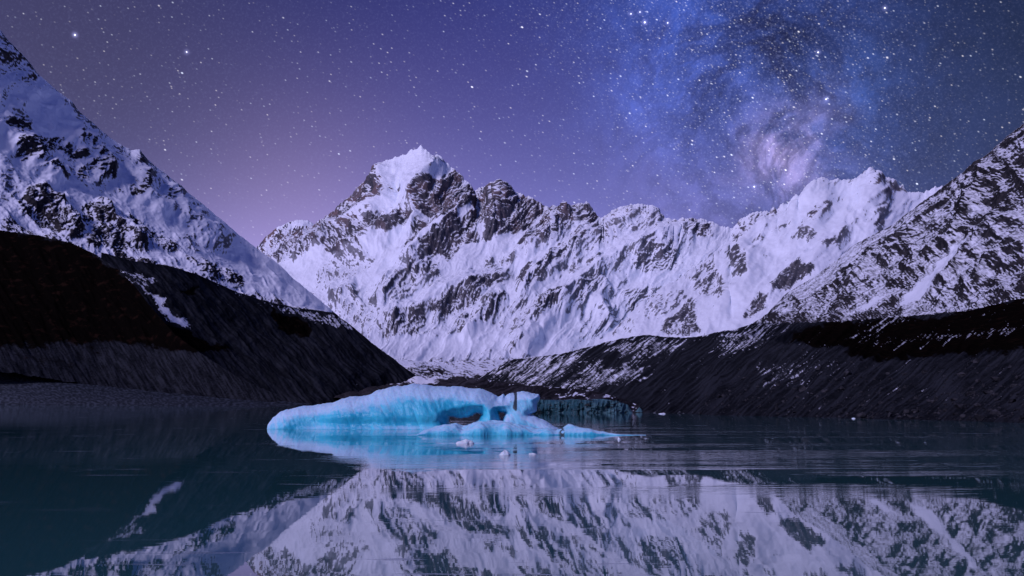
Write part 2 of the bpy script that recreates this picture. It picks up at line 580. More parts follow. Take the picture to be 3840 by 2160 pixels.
# ------------------------------------------------------------------ materials
def terrain_mat(name, rockA, rockB, soil=False, gscale=0.05, vegc=(0.010, 0.008, 0.006), snowc=(0.72, 0.84, 0.96)):
    m = bpy.data.materials.new(name)
    m.use_nodes = True
    t = NT(m.node_tree)
    b = m.node_tree.nodes['Principled BSDF']
    geo = t.n('ShaderNodeNewGeometry')
    P = geo.outputs['Position']
    at = lambda k: t.n('ShaderNodeAttribute', attribute_name=k).outputs['Fac']
    fine = t.noise(P, gscale, 6, 0.65)
    fine2 = t.noise(P, gscale * 7, 4, 0.6)
    rk = t.ss(t.m('ADD', at('rock'), t.m('MULTIPLY', t.m('SUBTRACT', fine2, 0.5), 0.5)), 0.18, 0.82)
    rc = t.mix(t.ss(fine, 0.32, 0.68), rockA, rockB)
    sz = t.n('ShaderNodeSeparateXYZ')
    t.put(sz.inputs[0], P)
    warm = t.m('MULTIPLY', t.ss(at('tone'), 0.25, 0.85), t.ss(sz.outputs[2], 900.0, 2300.0))   # browner beds high on the peak
    rc = t.mix(warm, rc, tuple(c * f for c, f in zip(rockB, (1.45, 1.02, 0.86))))
    rc = t.mix(t.m('MULTIPLY', t.ss(fine2, 0.45, 0.8), 0.35), rc, tuple(min(1, c * 2.2) for c in rockB))
    rc = t.mix(t.m('MULTIPLY', t.ss(at('strk'), 0.35, 0.75), 0.55), rc, tuple(c * (3.0 if soil else 0.55) for c in (rockB if soil else rockA)))
    vg = t.ss(t.m('ADD', at('veg'), t.m('MULTIPLY', t.m('SUBTRACT', fine, 0.5), 0.8)), 0.35, 0.65)
    vc = t.mix(t.ss(t.noise(P, gscale * 0.35, 4, 0.6), 0.52, 0.72), vegc, tuple(c * k for c, k in zip(vegc, (4.6, 3.1, 2.4))))
    rc = t.mix(vg, rc, vc)
    sn = t.mix(t.ss(fine, 0.3, 0.7), snowc, tuple(c * 0.94 for c in snowc))
    t.put(b.inputs['Base Color'], t.mix(rk, sn, rc))
    t.put(b.inputs['Roughness'], t.m('ADD', 0.62, t.m('MULTIPLY', rk, 0.25)))
    t.put(b.inputs['Specular IOR Level'], t.m('MULTIPLY', t.m('SUBTRACT', 1.0, rk), 0.22))
    bp = t.n('ShaderNodeBump')
    bp.inputs['Strength'].default_value = 0.6
    bp.inputs['Distance'].default_value = 0.5 / gscale * 0.12
    t.put(bp.inputs['Height'], t.m('MULTIPLY', t.noise(P, gscale * 3, 5, 0.65), t.m('ADD', rk, 0.12)))
    t.put(b.inputs['Normal'], bp.outputs[0])
    return m


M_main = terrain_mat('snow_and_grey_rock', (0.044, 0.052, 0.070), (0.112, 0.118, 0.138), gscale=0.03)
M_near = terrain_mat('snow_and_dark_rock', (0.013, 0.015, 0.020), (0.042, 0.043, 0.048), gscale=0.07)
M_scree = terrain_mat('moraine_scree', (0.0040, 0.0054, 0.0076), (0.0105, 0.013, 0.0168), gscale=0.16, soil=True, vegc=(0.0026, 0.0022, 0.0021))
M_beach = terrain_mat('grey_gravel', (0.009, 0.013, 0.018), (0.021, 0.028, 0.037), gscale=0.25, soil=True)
M_deb = terrain_mat('debris_covered_ice', (0.007, 0.0075, 0.0095), (0.017, 0.018, 0.022), gscale=0.12, soil=True)

# ------------------------------------------------------------------ lake
def lake_mat():
    m = bpy.data.materials.new('glacial_lake_water')
    m.use_nodes = True
    t = NT(m.node_tree)
    b = m.node_tree.nodes['Principled BSDF']
    P = t.n('ShaderNodeNewGeometry').outputs['Position']
    sp = t.n('ShaderNodeSeparateXYZ')
    t.put(sp.inputs[0], P)
    x, y = sp.outputs[0], sp.outputs[1]
    b.inputs['Base Color'].default_value = (0.020, 0.092, 0.104, 1)
    b.inputs['IOR'].default_value = 1.65
    cb = t.n('ShaderNodeCombineXYZ')
    t.put(cb.inputs[0], t.m('MULTIPLY', x, 0.32)); t.put(cb.inputs[1], y)
    V = cb.outputs[0]
    # breeze-ruffled streaks lie across the lake, mirror-calm water between them
    bands = t.noise(W_scale(t, x, y, 0.012, 0.075), 1.0, 5, 0.62, 0.4)
    zone = t.m('MULTIPLY', t.ss(y, 52.0, 82.0), t.m('SUBTRACT', 1.0, t.ss(y, 170.0, 330.0)))
    right = t.ss(t.m('SUBTRACT', x, t.m('MULTIPLY', y, -0.16)), -6.0, 14.0)
    rip = t.m('MULTIPLY', t.m('MULTIPLY', zone, t.m('ADD', 0.15, t.m('MULTIPLY', right, 0.85))), t.ss(bands, 0.46, 0.62))
    n1 = t.noise(V, 1.6, 3, 0.5)
    n2 = t.noise(V, 0.28, 3, 0.5)
    hgt = t.m('ADD', t.m('MULTIPLY', n1, t.m('ADD', t.m('ADD', 0.0005, t.m('MULTIPLY', t.ss(y, 150.0, 250.0), 0.0035)), t.m('MULTIPLY', rip, 0.030))), t.m('MULTIPLY', n2, 0.0022))
    bp = t.n('ShaderNodeBump')
    bp.inputs['Strength'].default_value = 1.0
    bp.inputs['Distance'].default_value = 1.0
    t.put(bp.inputs['Height'], hgt)
    t.put(b.inputs['Normal'], bp.outputs[0])
    # thin skins of new ice drifting as hairline streaks
    skin = t.noise(W_scale(t, x, y, 0.10, 1.5), 1.0, 4, 0.6, 0.2)
    sk = t.m('MULTIPLY', t.ss(skin, 0.625, 0.665), t.ss(t.noise(W_scale(t, x, y, 0.02, 0.05), 1.0, 2), 0.46, 0.62))
    t.put(b.inputs['Roughness'], t.m('ADD', 0.012, t.m('MULTIPLY', sk, 0.3)))
    t.put(b.inputs['Base Color'], t.mix(t.m('MULTIPLY', sk, 0.55), (0.020, 0.092, 0.104), (0.30, 0.36, 0.48)))
    return m


def W_scale(t, x, y, sx, sy):
    cb = t.n('ShaderNodeCombineXYZ')
    t.put(cb.inputs[0], t.m('MULTIPLY', x, sx))
    t.put(cb.inputs[1], t.m('MULTIPLY', y, sy))
    return cb.outputs[0]


me = bpy.data.meshes.new('lake')
L = 30000.0
me.from_pydata([(-L, -L, 0), (L, -L, 0), (L, L, 0), (-L, L, 0)], [], [(0, 1, 2, 3)])
me.materials.append(lake_mat())
tag(link(bpy.data.objects.new('lake', me)), 'still teal glacial lake mirroring the snowy mountains', 'lake', 'structure')

# ------------------------------------------------------------------ main massif
def dsp(pts):
    k = 3840 / 2576
    return [(x * k, y * k) for x, y in pts]


crest = dsp([(560, 690), (620, 650), (660, 640), (700, 612), (745, 590), (790, 562), (830, 537), (870, 502), (900, 472),
             (915, 458), (930, 436), (950, 413), (985, 398), (1010, 393), (1035, 379), (1050, 371), (1060, 367), (1070, 373),
             (1083, 389), (1100, 392), (1112, 397), (1125, 412), (1135, 421), (1150, 434), (1165, 446), (1180, 461),
             (1195, 478), (1205, 476), (1225, 466), (1236, 459), (1246, 464), (1256, 457), (1266, 458), (1275, 464),
             (1290, 476), (1300, 486), (1310, 482), (1318, 490), (1345, 500), (1365, 516), (1380, 521), (1390, 515),
             (1402, 521), (1420, 515), (1437, 518), (1455, 512), (1475, 507), (1490, 524), (1507, 546), (1520, 548),
             (1540, 531), (1560, 519), (1600, 515), (1640, 518), (1655, 525), (1662, 536), (1675, 549), (1690, 553),
             (1697, 548), (1705, 554), (1720, 550), (1735, 549), (1750, 553), (1770, 552), (1785, 560), (1800, 560),
             (1815, 568), (1840, 573), (1900, 600)])
dcx = [800, 960, 1590, 1900, 2250, 2500, 2850]
dcy = [10900, 10600, 9500, 9000, 8600, 8300, 8300]
crest = [(x, y, np.interp(x, dcx, dcy)) for x, y in crest]
mid = [(830, 1040, 9000), (1000, 1010, 8700), (1200, 930, 8500), (1400, 850, 8300), (1600, 840, 8000), (1900, 900, 7700),
       (2200, 950, 7500), (2500, 940, 7500), (2850, 980, 7600)]
foot = [(830, 1320, 5600), (1431, 1322, 5000), (1600, 1362, 4900), (1900, 1352, 5000), (2113, 1335, 5400), (2350, 1290, 6200),
        (2600, 1270, 6800), (2850, 1230, 7000)]
foot2 = [(x, y + 60, d - 900) for x, y, d in foot]

R_main = paint(0.28, [
    (1, .92, [(1330, 215), (1310, 290), (1240, 390), (1240, 470), (1320, 540), (1290, 640), (1130, 730), (1000, 770), (870, 880), (700, 960), (540, 1050), (420, 1090), (300, 1180), (160, 1200), (250, 1080), (450, 960), (700, 770), (900, 610), (1000, 540), (1120, 390)]),
    (1, .9, [(1260, 420), (1340, 450), (1330, 480), (1260, 460)]),
    (1, .85, [(1470, 290), (1540, 280), (1530, 360), (1480, 420), (1440, 410)]),
    (1, .85, [(1350, 490), (1480, 500), (1470, 540), (1340, 570)]),
    (1, .85, [(1820, 190), (1890, 240), (1750, 330), (1650, 430), (1600, 480), (1620, 400), (1740, 310)]),
    (1, 1., [(1700, 450), (1800, 430), (1960, 310), (2010, 310), (2080, 420), (2200, 530), (2150, 640), (2100, 740), (1990, 800), (1870, 890), (1840, 820), (1640, 800), (1560, 640), (1590, 530)]),
    (1, .92, [(1260, 780), (1520, 760), (1600, 860), (1500, 920), (1380, 1020), (1300, 980), (1100, 1000), (1060, 1110), (980, 1110), (860, 1160), (700, 1150), (800, 1020), (900, 900), (1000, 860), (1180, 830)]),
    (1, .88, [(800, 930), (840, 950), (820, 1080), (720, 1130), (600, 1120), (440, 1240), (380, 1240), (520, 1070), (650, 1010)]),
    (1, .8, [(240, 1180), (390, 1090), (390, 1150), (260, 1250), (200, 1240)]),
    (1, .95, [(1640, 880), (1850, 830), (1700, 980), (1640, 1060), (1540, 1150), (1490, 1160), (1560, 1010)]),
    (1, .8, [(1900, 890), (1980, 810), (2060, 860), (2160, 760), (2200, 900), (2090, 1050), (2000, 1220), (1920, 1230), (1850, 1180), (1720, 1200), (1640, 1150), (1700, 1050), (1850, 960)]),
    (1, .95, [(2200, 530), (2380, 445), (2500, 430), (2576, 490), (2576, 900), (2500, 990), (2380, 1060), (2300, 1030), (2330, 900), (2200, 870), (2180, 960), (2240, 1040), (2140, 1090), (2080, 1040), (2160, 760), (2120, 720)]),
    (1, .45, [(640, 1330), (750, 1180), (960, 1160), (1240, 1150), (1180, 1300), (1000, 1400), (640, 1449)]),
    (1, .55, [(1500, 1449), (1560, 1250), (1640, 1180), (1850, 1240), (1880, 1360), (1700, 1449)]),
    (1, .5, [(2200, 1380), (2350, 1200), (2500, 1200), (2576, 1150), (2576, 1300), (2300, 1449)]),
    (1, -.75, [(1340, 220), (1480, 180), (1660, 70), (1740, 140), (1880, 170), (1800, 230), (1620, 400), (1560, 640), (1300, 700), (1080, 780), (900, 890), (880, 870), (1140, 740), (1290, 660), (1400, 560), (1490, 510), (1350, 480), (1250, 400), (1310, 300)]),
    (1, -.7, [(1700, 450), (1760, 340), (1960, 280), (1980, 300), (1880, 370)]),
    (1, -.7, [(1400, 980), (1560, 860), (1620, 880), (1540, 1040), (1480, 1180), (1240, 1449), (1000, 1449), (1250, 1200), (1100, 1100), (1300, 1050)]),
    (1, -.7, [(1640, 1060), (1850, 880), (1900, 900), (1700, 1050), (1600, 1180), (1520, 1220)]),
    (1, -.7, [(2000, 820), (2120, 770), (2060, 850)]),
    (1, -.7, [(2060, 1070), (2300, 1050), (2576, 980), (2576, 1120), (2300, 1180), (2150, 1300), (1880, 1400), (1850, 1260), (2000, 1220)]),
    (1, -.5, [(260, 1270), (700, 1150), (640, 1320), (620, 1449), (430, 1449)]),
    (2, .5, [(80, 460), (250, 370), (420, 370), (560, 430), (520, 560), (560, 640), (480, 700), (380, 690), (220, 560)]),
    (2, .55, [(540, 520), (620, 340), (720, 310), (860, 230), (920, 80), (1000, 0), (1060, 150), (950, 350), (860, 420), (740, 480)]),
    (2, .6, [(1070, 80), (1200, 100), (1230, 180), (1160, 200), (1080, 160)]),
    (2, .65, [(1060, 330), (1140, 280), (1210, 290), (1140, 330)]),
    (2, .5, [(1570, 200), (1640, 90), (1720, 20), (1850, 60), (1780, 150), (1640, 200)]),
    (2, .65, [(1280, 400), (1500, 340), (1620, 260), (1750, 200), (1860, 230), (1780, 330), (1640, 380), (1560, 520), (1400, 560), (1250, 640), (1080, 600), (1080, 540), (1200, 500)]),
    (2, .6, [(560, 780), (680, 650), (850, 600), (1060, 580), (1080, 680), (1000, 790), (860, 820), (740, 830)]),
    (2, .6, [(1370, 650), (1500, 580), (1580, 620), (1540, 720), (1440, 800), (1360, 770)]),
    (2, .6, [(1640, 520), (1720, 470), (1880, 360), (1880, 480), (1780, 600), (1700, 680), (1600, 730), (1620, 620)]),
    (2, .75, [(1980, 200), (2060, 120), (2160, 120), (2110, 200), (2000, 360), (1960, 320)]),
    (2, .55, [(2180, 180), (2280, 60), (2380, 100), (2300, 230), (2150, 380), (2050, 390), (2080, 280)]),
    (2, .7, [(2480, 150), (2560, 150), (2576, 280), (2500, 280)]),
    (2, .7, [(2280, 440), (2400, 390), (2450, 450), (2380, 580), (2240, 620), (2150, 720), (2140, 600), (2200, 480)]),
    (2, .5, [(1900, 560), (2060, 480), (2060, 580), (1960, 620)]),
    (2, .65, [(1890, 990), (1920, 930), (2040, 880), (2020, 930), (1910, 1010)]),
    (2, .6, [(760, 930), (820, 910), (770, 960)]),
    (2, .34, [(700, 620), (1300, 420), (1900, 240), (2300, 420), (2150, 800), (1500, 800), (900, 820)]),
    (2, -.75, [(640, 900), (900, 830), (1300, 830), (1700, 700), (1880, 780), (1860, 900), (1500, 960), (1000, 1040), (750, 1010)]),
    (2, -.75, [(780, 600), (1000, 560), (1300, 400), (1560, 260), (1600, 200), (1400, 280), (1200, 360), (900, 520)]),
    (2, -.75, [(2150, 780), (2400, 640), (2576, 600), (2576, 900), (2450, 960), (2000, 1000), (2040, 880)]),
    (2, .45, [(750, 1020), (1500, 1060), (1900, 1020), (2300, 1020), (2300, 1200), (900, 1200)]),
    (3, .95, [(0, 0), (130, 20), (300, 100), (350, 110), (400, 150), (330, 260), (200, 390), (100, 430), (40, 400), (0, 330)]),
    (3, .7, [(400, 150), (620, 120), (780, 105), (940, 270), (860, 330), (700, 300), (560, 440), (450, 540), (370, 590), (280, 570), (100, 600), (0, 700), (0, 640), (180, 470), (300, 330)]),
    (3, .5, [(860, 330), (960, 330), (900, 430), (780, 480), (620, 520), (580, 500), (700, 420)]),
    (3, .42, [(960, 300), (1110, 170), (1350, 125), (1480, 130), (1620, 230), (1660, 290), (1500, 400), (1350, 460), (1200, 430), (1000, 450), (880, 440)]),
    (3, .78, [(1660, 280), (1720, 270), (1740, 330), (1700, 400), (1560, 460), (1480, 450), (1600, 380)]),
    (3, .7, [(1750, 300), (1850, 270), (1980, 290), (1900, 340), (1800, 355)]),
    (3, .6, [(1760, 480), (1900, 360), (2060, 320), (2050, 480), (1950, 500), (1860, 460)]),
    (3, .55, [(840, 620), (960, 450), (1040, 470), (1000, 560), (890, 650)]),
    (3, .65, [(1050, 590), (1120, 490), (1160, 560), (1100, 610)]),
    (3, .65, [(640, 600), (720, 530), (890, 470), (860, 510), (720, 600), (660, 620)]),
    (3, .75, [(770, 850), (860, 730), (1040, 660), (950, 740), (830, 830)]),
    (3, .6, [(620, 800), (740, 850), (700, 900), (630, 860)]),
    (3, .6, [(330, 790), (420, 690), (580, 560), (640, 640), (600, 740), (480, 800), (420, 860), (240, 1030), (180, 1030), (200, 930)]),
    (3, .8, [(90, 960), (130, 850), (200, 760), (280, 770), (200, 870), (130, 1030)]),
    (3, .52, [(1350, 600), (1480, 520), (1560, 560), (1660, 500), (1720, 640), (1740, 760), (1500, 820), (1360, 800), (1200, 810), (1220, 740), (1330, 680)]),
    (3, .48, [(1060, 840), (1150, 700), (1210, 720), (1130, 820)]),
    (3, .52, [(590, 1100), (740, 970), (900, 880), (1000, 900), (960, 1020), (860, 1060), (720, 1180), (640, 1130)]),
    (3, .78, [(380, 1140), (400, 1060), (500, 1035), (570, 1090), (480, 1200), (380, 1260), (350, 1200)]),
    (3, .55, [(80, 1260), (150, 1120), (190, 1130), (180, 1200)]),
    (3, .62, [(1200, 1120), (1290, 1070), (1330, 1100), (1280, 1190), (1240, 1180)]),
    (3, .5, [(1130, 960), (1300, 980), (1560, 950), (1400, 1110), (1200, 1060)]),
    (3, .62, [(900, 1449), (960, 1330), (1020, 1260), (1010, 1350)]),
    (3, -.7, [(0, 480), (180, 450), (60, 620), (0, 640)]),
    (3, -.7, [(0, 760), (120, 720), (280, 670), (420, 620), (480, 580), (350, 760), (100, 770)]),
    (3, -.7, [(880, 640), (1040, 600), (1160, 480), (1500, 470), (1740, 340), (1760, 470), (1640, 480), (1300, 560), (1100, 680), (700, 920), (500, 1030), (200, 1100), (300, 1000), (640, 900), (780, 850), (1000, 680)]),
    (3, -.7, [(1220, 830), (1560, 820), (1740, 760), (1880, 700), (1640, 900), (1560, 950), (1300, 960)]),
    (3, -.7, [(1800, 680), (1900, 500), (2060, 490), (2100, 340), (2250, 370), (2240, 490), (2130, 560), (1900, 690)]),
    (3, -.7, [(1300, 1250), (1640, 980), (1860, 1060), (1560, 1300), (1300, 1449), (980, 1449)]),
])
H_main = ribs([
    (1, 34, 70, [(1880, 180), (1620, 480), (1560, 640), (1620, 820), (1500, 1160)]),
    (1, 30, 60, [(1340, 215), (1240, 470), (1280, 650), (1000, 860), (560, 1080), (300, 1240)]),
    (1, 30, 60, [(1500, 760), (1300, 960), (1000, 1100), (720, 1160)]),
    (1, 34, 75, [(2150, 560), (1950, 860), (1700, 1060), (1580, 1230), (1480, 1449)]),
    (1, 36, 75, [(2480, 440), (2440, 700), (2330, 1030)]),
    (2, 30, 75, [(980, 20), (900, 220), (700, 320), (560, 520)]),
    (3, 34, 80, [(640, 150), (380, 560), (50, 640)]),
    (3, 34, 80, [(1480, 130), (1000, 480), (650, 600), (380, 780), (200, 1000), (100, 1250)]),
    (3, 36, 85, [(1960, 320), (1480, 520), (1150, 680), (800, 930), (550, 1100), (250, 1330), (150, 1449)]),
    (2, 30, 75, [(1750, 220), (1300, 400), (1080, 540), (750, 640), (600, 760)]),
    (2, 32, 70, [(2400, 420), (2150, 620), (2100, 800), (1900, 1000)]),
    (2, 26, 70, [(400, 370), (100, 470)]),
    (2, 26, 60, [(1880, 360), (1700, 520), (1540, 720), (1380, 800)]),
    (3, 26, 60, [(1000, 900), (900, 1100), (1000, 1300), (900, 1449)]),
])
o = terrain('mountain_main', 830, 2850, 860, [crest, mid, foot, foot2], [185, 255, 20], M_main, R_main, H_main, ang=128,
            seed=1, ksm=30, crest_jag=8.0, dust=0.55, powder=0.55, lowk=0.66)
tag(o, 'broad snow and rock massif with the tallest pointed summit, behind the iceberg', 'mountain', 'structure')

# far shoulder left of the main peak
c0 = dsp([(600, 640), (640, 628), (655, 612), (672, 592), (690, 577), (700, 570), (715, 566), (728, 558), (745, 553), (762, 553),
          (776, 556), (790, 564), (830, 585), (900, 620)])
o = terrain('mountain_far', 880, 1340, 240, [[(x, y, 14000) for x, y in c0], [(880, 1060, 12000), (1340, 1000, 12000)]], [120],
            M_main, paint(0.30, [(1, .6, [(30, 1090), (100, 960), (300, 900), (480, 900), (400, 1080), (200, 1240)])]), None, ang=110, seed=4, ksm=12)
tag(o, 'pale snowy shoulder peak left of and behind the tallest summit', 'mountain', 'structure')

# ------------------------------------------------------------------ right-hand snowy mountain
z4 = lambda pts: zp(4, pts)
cb_ = [(2230, 1285), (2272, 1260), (2400, 1150), (2511, 1063), (2560, 1040), (2627, 996), (2680, 958), (2722, 912), (2738, 880)] + \
    z4([(95, 590), (130, 545), (170, 510), (240, 462), (300, 448), (380, 440), (460, 405), (490, 410), (530, 370), (560, 366), (590, 345),
        (630, 315), (670, 310), (700, 272), (760, 200), (800, 170), (830, 150), (900, 155), (1000, 170), (1090, 172), (1110, 182), (1150, 160),
        (1200, 110), (1250, 80), (1290, 62), (1340, 85), (1400, 130), (1450, 160), (1500, 190), (1560, 235), (1600, 272), (1700, 278),
        (1760, 260), (1800, 240), (1850, 225), (1890, 218), (2000, 260)]) + [(3720, 740), (3950, 780)]
dbx = [2230, 2272, 2511, 2727, 2742, 3000, 3271, 3536, 3950]
dby = [5100, 5200, 5800, 6500, 6700, 7000, 7300, 7500, 7600]
cb_ = [(x, y, np.interp(x, dbx, dby)) for x, y in cb_]
fb = [(2230, 1330, 4700), (2400, 1310, 4600), (2600, 1295, 4500), (2760, 1280, 4400), (3000, 1270, 4400), (3950, 1230, 4600)]
R_b = paint(0.12, [
    (3, .5, [(1620, 940), (1740, 830), (1880, 720), (1960, 700), (2060, 740), (2200, 890), (2250, 1020), (2200, 1110), (2050, 1050), (1860, 1050), (1900, 930), (1760, 900), (1680, 950)]),
    (3, .65, [(1840, 750), (1980, 680), (2100, 570), (2120, 580), (2060, 660), (1960, 720)]),
    (3, .55, [(2120, 700), (2200, 610), (2320, 560), (2430, 650), (2450, 870), (2380, 920), (2280, 860), (2330, 760), (2220, 680)]),
    (3, .6, [(1530, 1420), (1600, 1290), (1760, 1160), (1900, 1060), (1900, 1200), (1960, 1400), (1800, 1449)]),
    (3, .6, [(2240, 520), (2300, 420), (2340, 520), (2300, 540)]),
    (3, .35, [(1300, 1250), (1640, 980), (1860, 1060), (1560, 1300), (1300, 1449), (980, 1449)]),
    (4, .58, [(100, 600), (150, 520), (240, 460), (400, 440), (470, 410), (560, 365), (570, 450), (460, 510), (330, 520), (200, 640), (140, 720), (80, 700)]),
    (4, .65, [(700, 270), (760, 200), (840, 150), (880, 150), (800, 210), (720, 270)]),
    (4, .6, [(1080, 220), (1100, 180), (1200, 110), (1290, 65), (1370, 110), (1330, 160), (1320, 270), (1260, 270), (1280, 180), (1180, 190)]),
    (4, .52, [(1340, 100), (1460, 160), (1600, 270), (1520, 280), (1400, 200), (1500, 350), (1350, 320)]),
    (4, .6, [(700, 580), (800, 420), (940, 370), (900, 440), (760, 560)]),
    (4, .52, [(620, 700), (700, 610), (860, 620), (930, 650), (850, 720), (700, 700)]),
    (4, .52, [(780, 740), (960, 660), (1060, 650), (1000, 760), (850, 790)]),
    (4, .65, [(270, 680), (330, 655), (350, 680), (280, 700)]),
    (4, .52, [(450, 620), (600, 540), (620, 550), (480, 630)]),
    (4, .62, [(1210, 520), (1360, 520), (1450, 500), (1330, 590), (1270, 570)]),
    (4, .36, [(1040, 600), (1200, 520), (1420, 340), (1480, 440), (1180, 620)]),
    (4, .9, [(410, 1100), (560, 970), (700, 900), (790, 970), (700, 1040), (560, 1130), (460, 1150)]),
    (4, .85, [(150, 1400), (220, 1240), (330, 1140), (400, 1200), (380, 1260), (200, 1360)]),
    (4, .65, [(260, 800), (300, 770), (400, 840), (330, 880)]),
    (4, .5, [(990, 340), (1020, 300), (1040, 330), (1010, 360)]),
    (3, -.6, [(2450, 640), (2576, 560), (2576, 1000), (2330, 1340), (2200, 1420), (2000, 1400), (2250, 1100), (2280, 900), (2440, 880)]),
])
H_b = ribs([
    (3, 40, 95, [(2280, 530), (1950, 740), (1640, 920), (1400, 1100), (1300, 1250), (1000, 1449)]),
    (3, 34, 70, [(2260, 560), (2430, 680), (2440, 900), (2200, 1120), (1900, 1350)]),
    (4, 40, 90, [(1290, 65), (1300, 260), (1200, 500), (950, 700), (760, 900), (420, 1120), (160, 1400)]),
    (4, 28, 70, [(830, 150), (640, 420), (300, 680)]),
    (4, 24, 70, [(940, 380), (700, 620), (480, 820)]),
])
o = terrain('mountain_right_far', 2230, 3950, 430, [cb_, fb, [(x, y + 70, d - 700) for x, y, d in fb]], [240, 16], M_main, R_b, 0.55 * H_b,
            ang=125, seed=9, ksm=14, rough=1.0, crest_jag=9.0, bias=0.05, dust=0.55, powder=0.55, lowk=0.68)
tag(o, 'smooth snow mountain with twin summits right of the main massif', 'mountain', 'structure')

# ------------------------------------------------------------------ right-hand near mountain
cc = [(2760, 1262), (2833, 1206), (2877, 1175), (2948, 1100), (3054, 1038), (3142, 972), (3200, 919), (3355, 839), (3448, 764), (3500, 728),
      (3536, 699), (3576, 671), (3612, 645), (3651, 606), (3690, 588), (3756, 529), (3801, 492), (3840, 462), (4000, 330), (4250, 120)]
dx_ = [2760, 2833, 3054, 3448, 3840, 4250]
dy_ = [4300, 4150, 3850, 3300, 2700, 2300]
cc = [(x, y, np.interp(x, dx_, dy_)) for x, y in cc]
fc = [(2760, 1262, 4200), (2850, 1240, 3300), (3142, 1225, 2500), (3400, 1205, 2000), (3629, 1185, 1700), (3840, 1135, 1450), (4250, 1060, 1200)]
fc2 = [(x, y + 70, d - 60) for x, y, d in fc]
R_c = paint(0.46, [
    (4, .8, [(2150, 0), (2576, 0), (2576, 330), (2400, 480), (2200, 560), (2180, 680), (2050, 660), (1960, 620), (2080, 480), (2000, 440), (2100, 330), (2160, 180), (2080, 120)]),
    (4, .75, [(1900, 500), (2000, 430), (2080, 480), (2050, 660), (1980, 600)]),
    (4, .8, [(1530, 760), (1560, 640), (1620, 600), (1640, 720), (1580, 800)]),
    (4, .62, [(1240, 740), (1420, 600), (1560, 500), (1560, 560), (1420, 720), (1300, 800), (1150, 900), (1050, 1000), (960, 1150), (800, 1270), (700, 1300), (860, 1140), (1020, 940)]),
    (4, .95, [(980, 1260), (1000, 1180), (1080, 1150), (1080, 1240), (1030, 1290)]),
    (4, .8, [(1400, 1060), (1450, 1000), (1500, 1040), (1450, 1100)]),
    (4, .9, [(1980, 960), (1960, 910), (2040, 840), (2120, 750), (2180, 620), (2200, 680), (2080, 840), (2060, 950)]),
    (4, .75, [(2240, 860), (2380, 740), (2420, 750), (2320, 840), (2260, 940)]),
    (4, .6, [(1480, 860), (1800, 800), (1860, 820), (1560, 980)]),
    (4, .68, [(1250, 1290), (1500, 1050), (1720, 950), (1560, 1180), (1480, 1260)]),
    (4, .58, [(1700, 1250), (2100, 1000), (2576, 700), (2576, 900), (2200, 1130), (1900, 1260)]),
    (4, .72, [(1500, 1446), (1800, 1330), (2200, 1200), (2576, 1000), (2800, 900), (2800, 1200), (2300, 1300), (1900, 1390)]),
    (4, .9, [(150, 1420), (400, 1300), (900, 1330), (1300, 1260), (1600, 1270), (1300, 1380), (900, 1440), (150, 1446)]),
    (4, -.75, [(1860, 860), (2160, 650), (2140, 700), (2000, 850), (1980, 960), (1700, 1180), (1500, 1260), (1600, 1120), (1800, 940)]),
    (4, -.6, [(1100, 1290), (1500, 1080), (1560, 1100), (1250, 1280)]),
    (4, -.5, [(2080, 960), (2260, 860), (2460, 680), (2200, 900)]),
    (4, -.6, [(2140, 450), (2230, 420), (2220, 500), (2150, 500)]),
    (4, -.35, [(1100, 760), (1480, 560), (1700, 400), (1500, 620), (1200, 800), (900, 1050), (600, 1200), (800, 1000)]),
])
H_c = ribs([
    (4, 26, 60, [(2300, 0), (2150, 400), (2000, 640), (1750, 820), (1560, 980)]),
    (4, 26, 55, [(2576, 450), (2200, 660), (2000, 950), (1800, 1100)]),
    (4, 22, 50, [(1650, 600), (1300, 860), (1000, 1200)]),
    (4, 22, 55, [(2576, 650), (2300, 880), (2000, 1150)]),
])
o = terrain('mountain_right_near', 2760, 4250, 540, [cc, fc, fc2], [320, 14], M_near, R_c, H_c, ang=143, seed=15, ksm=12, rough=0.9,
            crest_jag=3.0, streak=1.5, soft=0.26, iso=0.5, dust=0.8, slen=95.0, powder=0.45, bias=0.02, lowk=0.8, swirl=8.0, floor=0.41)
tag(o, 'dark craggy mountainside dusted with snow rising out of the right edge', 'mountain', 'structure')

# ------------------------------------------------------------------ right moraine wall with tussock shelf
dt = [(1780, 1425, 2600), (1850, 1385, 2500), (1907, 1350, 2400), (2013, 1338, 2200), (2120, 1325, 1900), (2227, 1296, 1600), (2330, 1268, 1400),
      (2440, 1255, 1250), (2526, 1267, 1200), (2611, 1264, 1150), (2680, 1248, 1200), (2761, 1235, 1400), (2825, 1212, 1800), (2950, 1212, 2400),
      (3142, 1205, 2400), (3400, 1185, 1950), (3629, 1165, 1650), (3840, 1115, 1420), (4250, 1040, 1180)]
dm = [(1780, 1435, 2400), (1850, 1400, 2300), (1907, 1362, 2200), (2013, 1348, 2050), (2120, 1336, 1750), (2227, 1306, 1450), (2330, 1280, 1200),
      (2440, 1268, 1050), (2526, 1280, 960), (2611, 1276, 860), (2680, 1262, 780), (2761, 1256, 700), (2825, 1262, 640), (2952, 1282, 545),
      (3098, 1296, 490), (3275, 1350, 440), (3497, 1340, 400), (3762, 1330, 365), (3840, 1312, 350), (4250, 1280, 290)]
shore = lambda x, y: (x, y, CH * FPX / (y - HOR) * 1.0)
df = [(1780, 1450, 2300), (1949, 1447, 1900), (2100, 1460, 1300), (2227, 1478, 900), (2312, 1508, 640), (2368, 1546, 490), (2480, 1552, 440),
      (2700, 1557, 385), (3275, 1570, 310), (3840, 1584, 256), (4250, 1596, 223)]
df2 = [(x, y + 26, d - 12) for x, y, d in df]
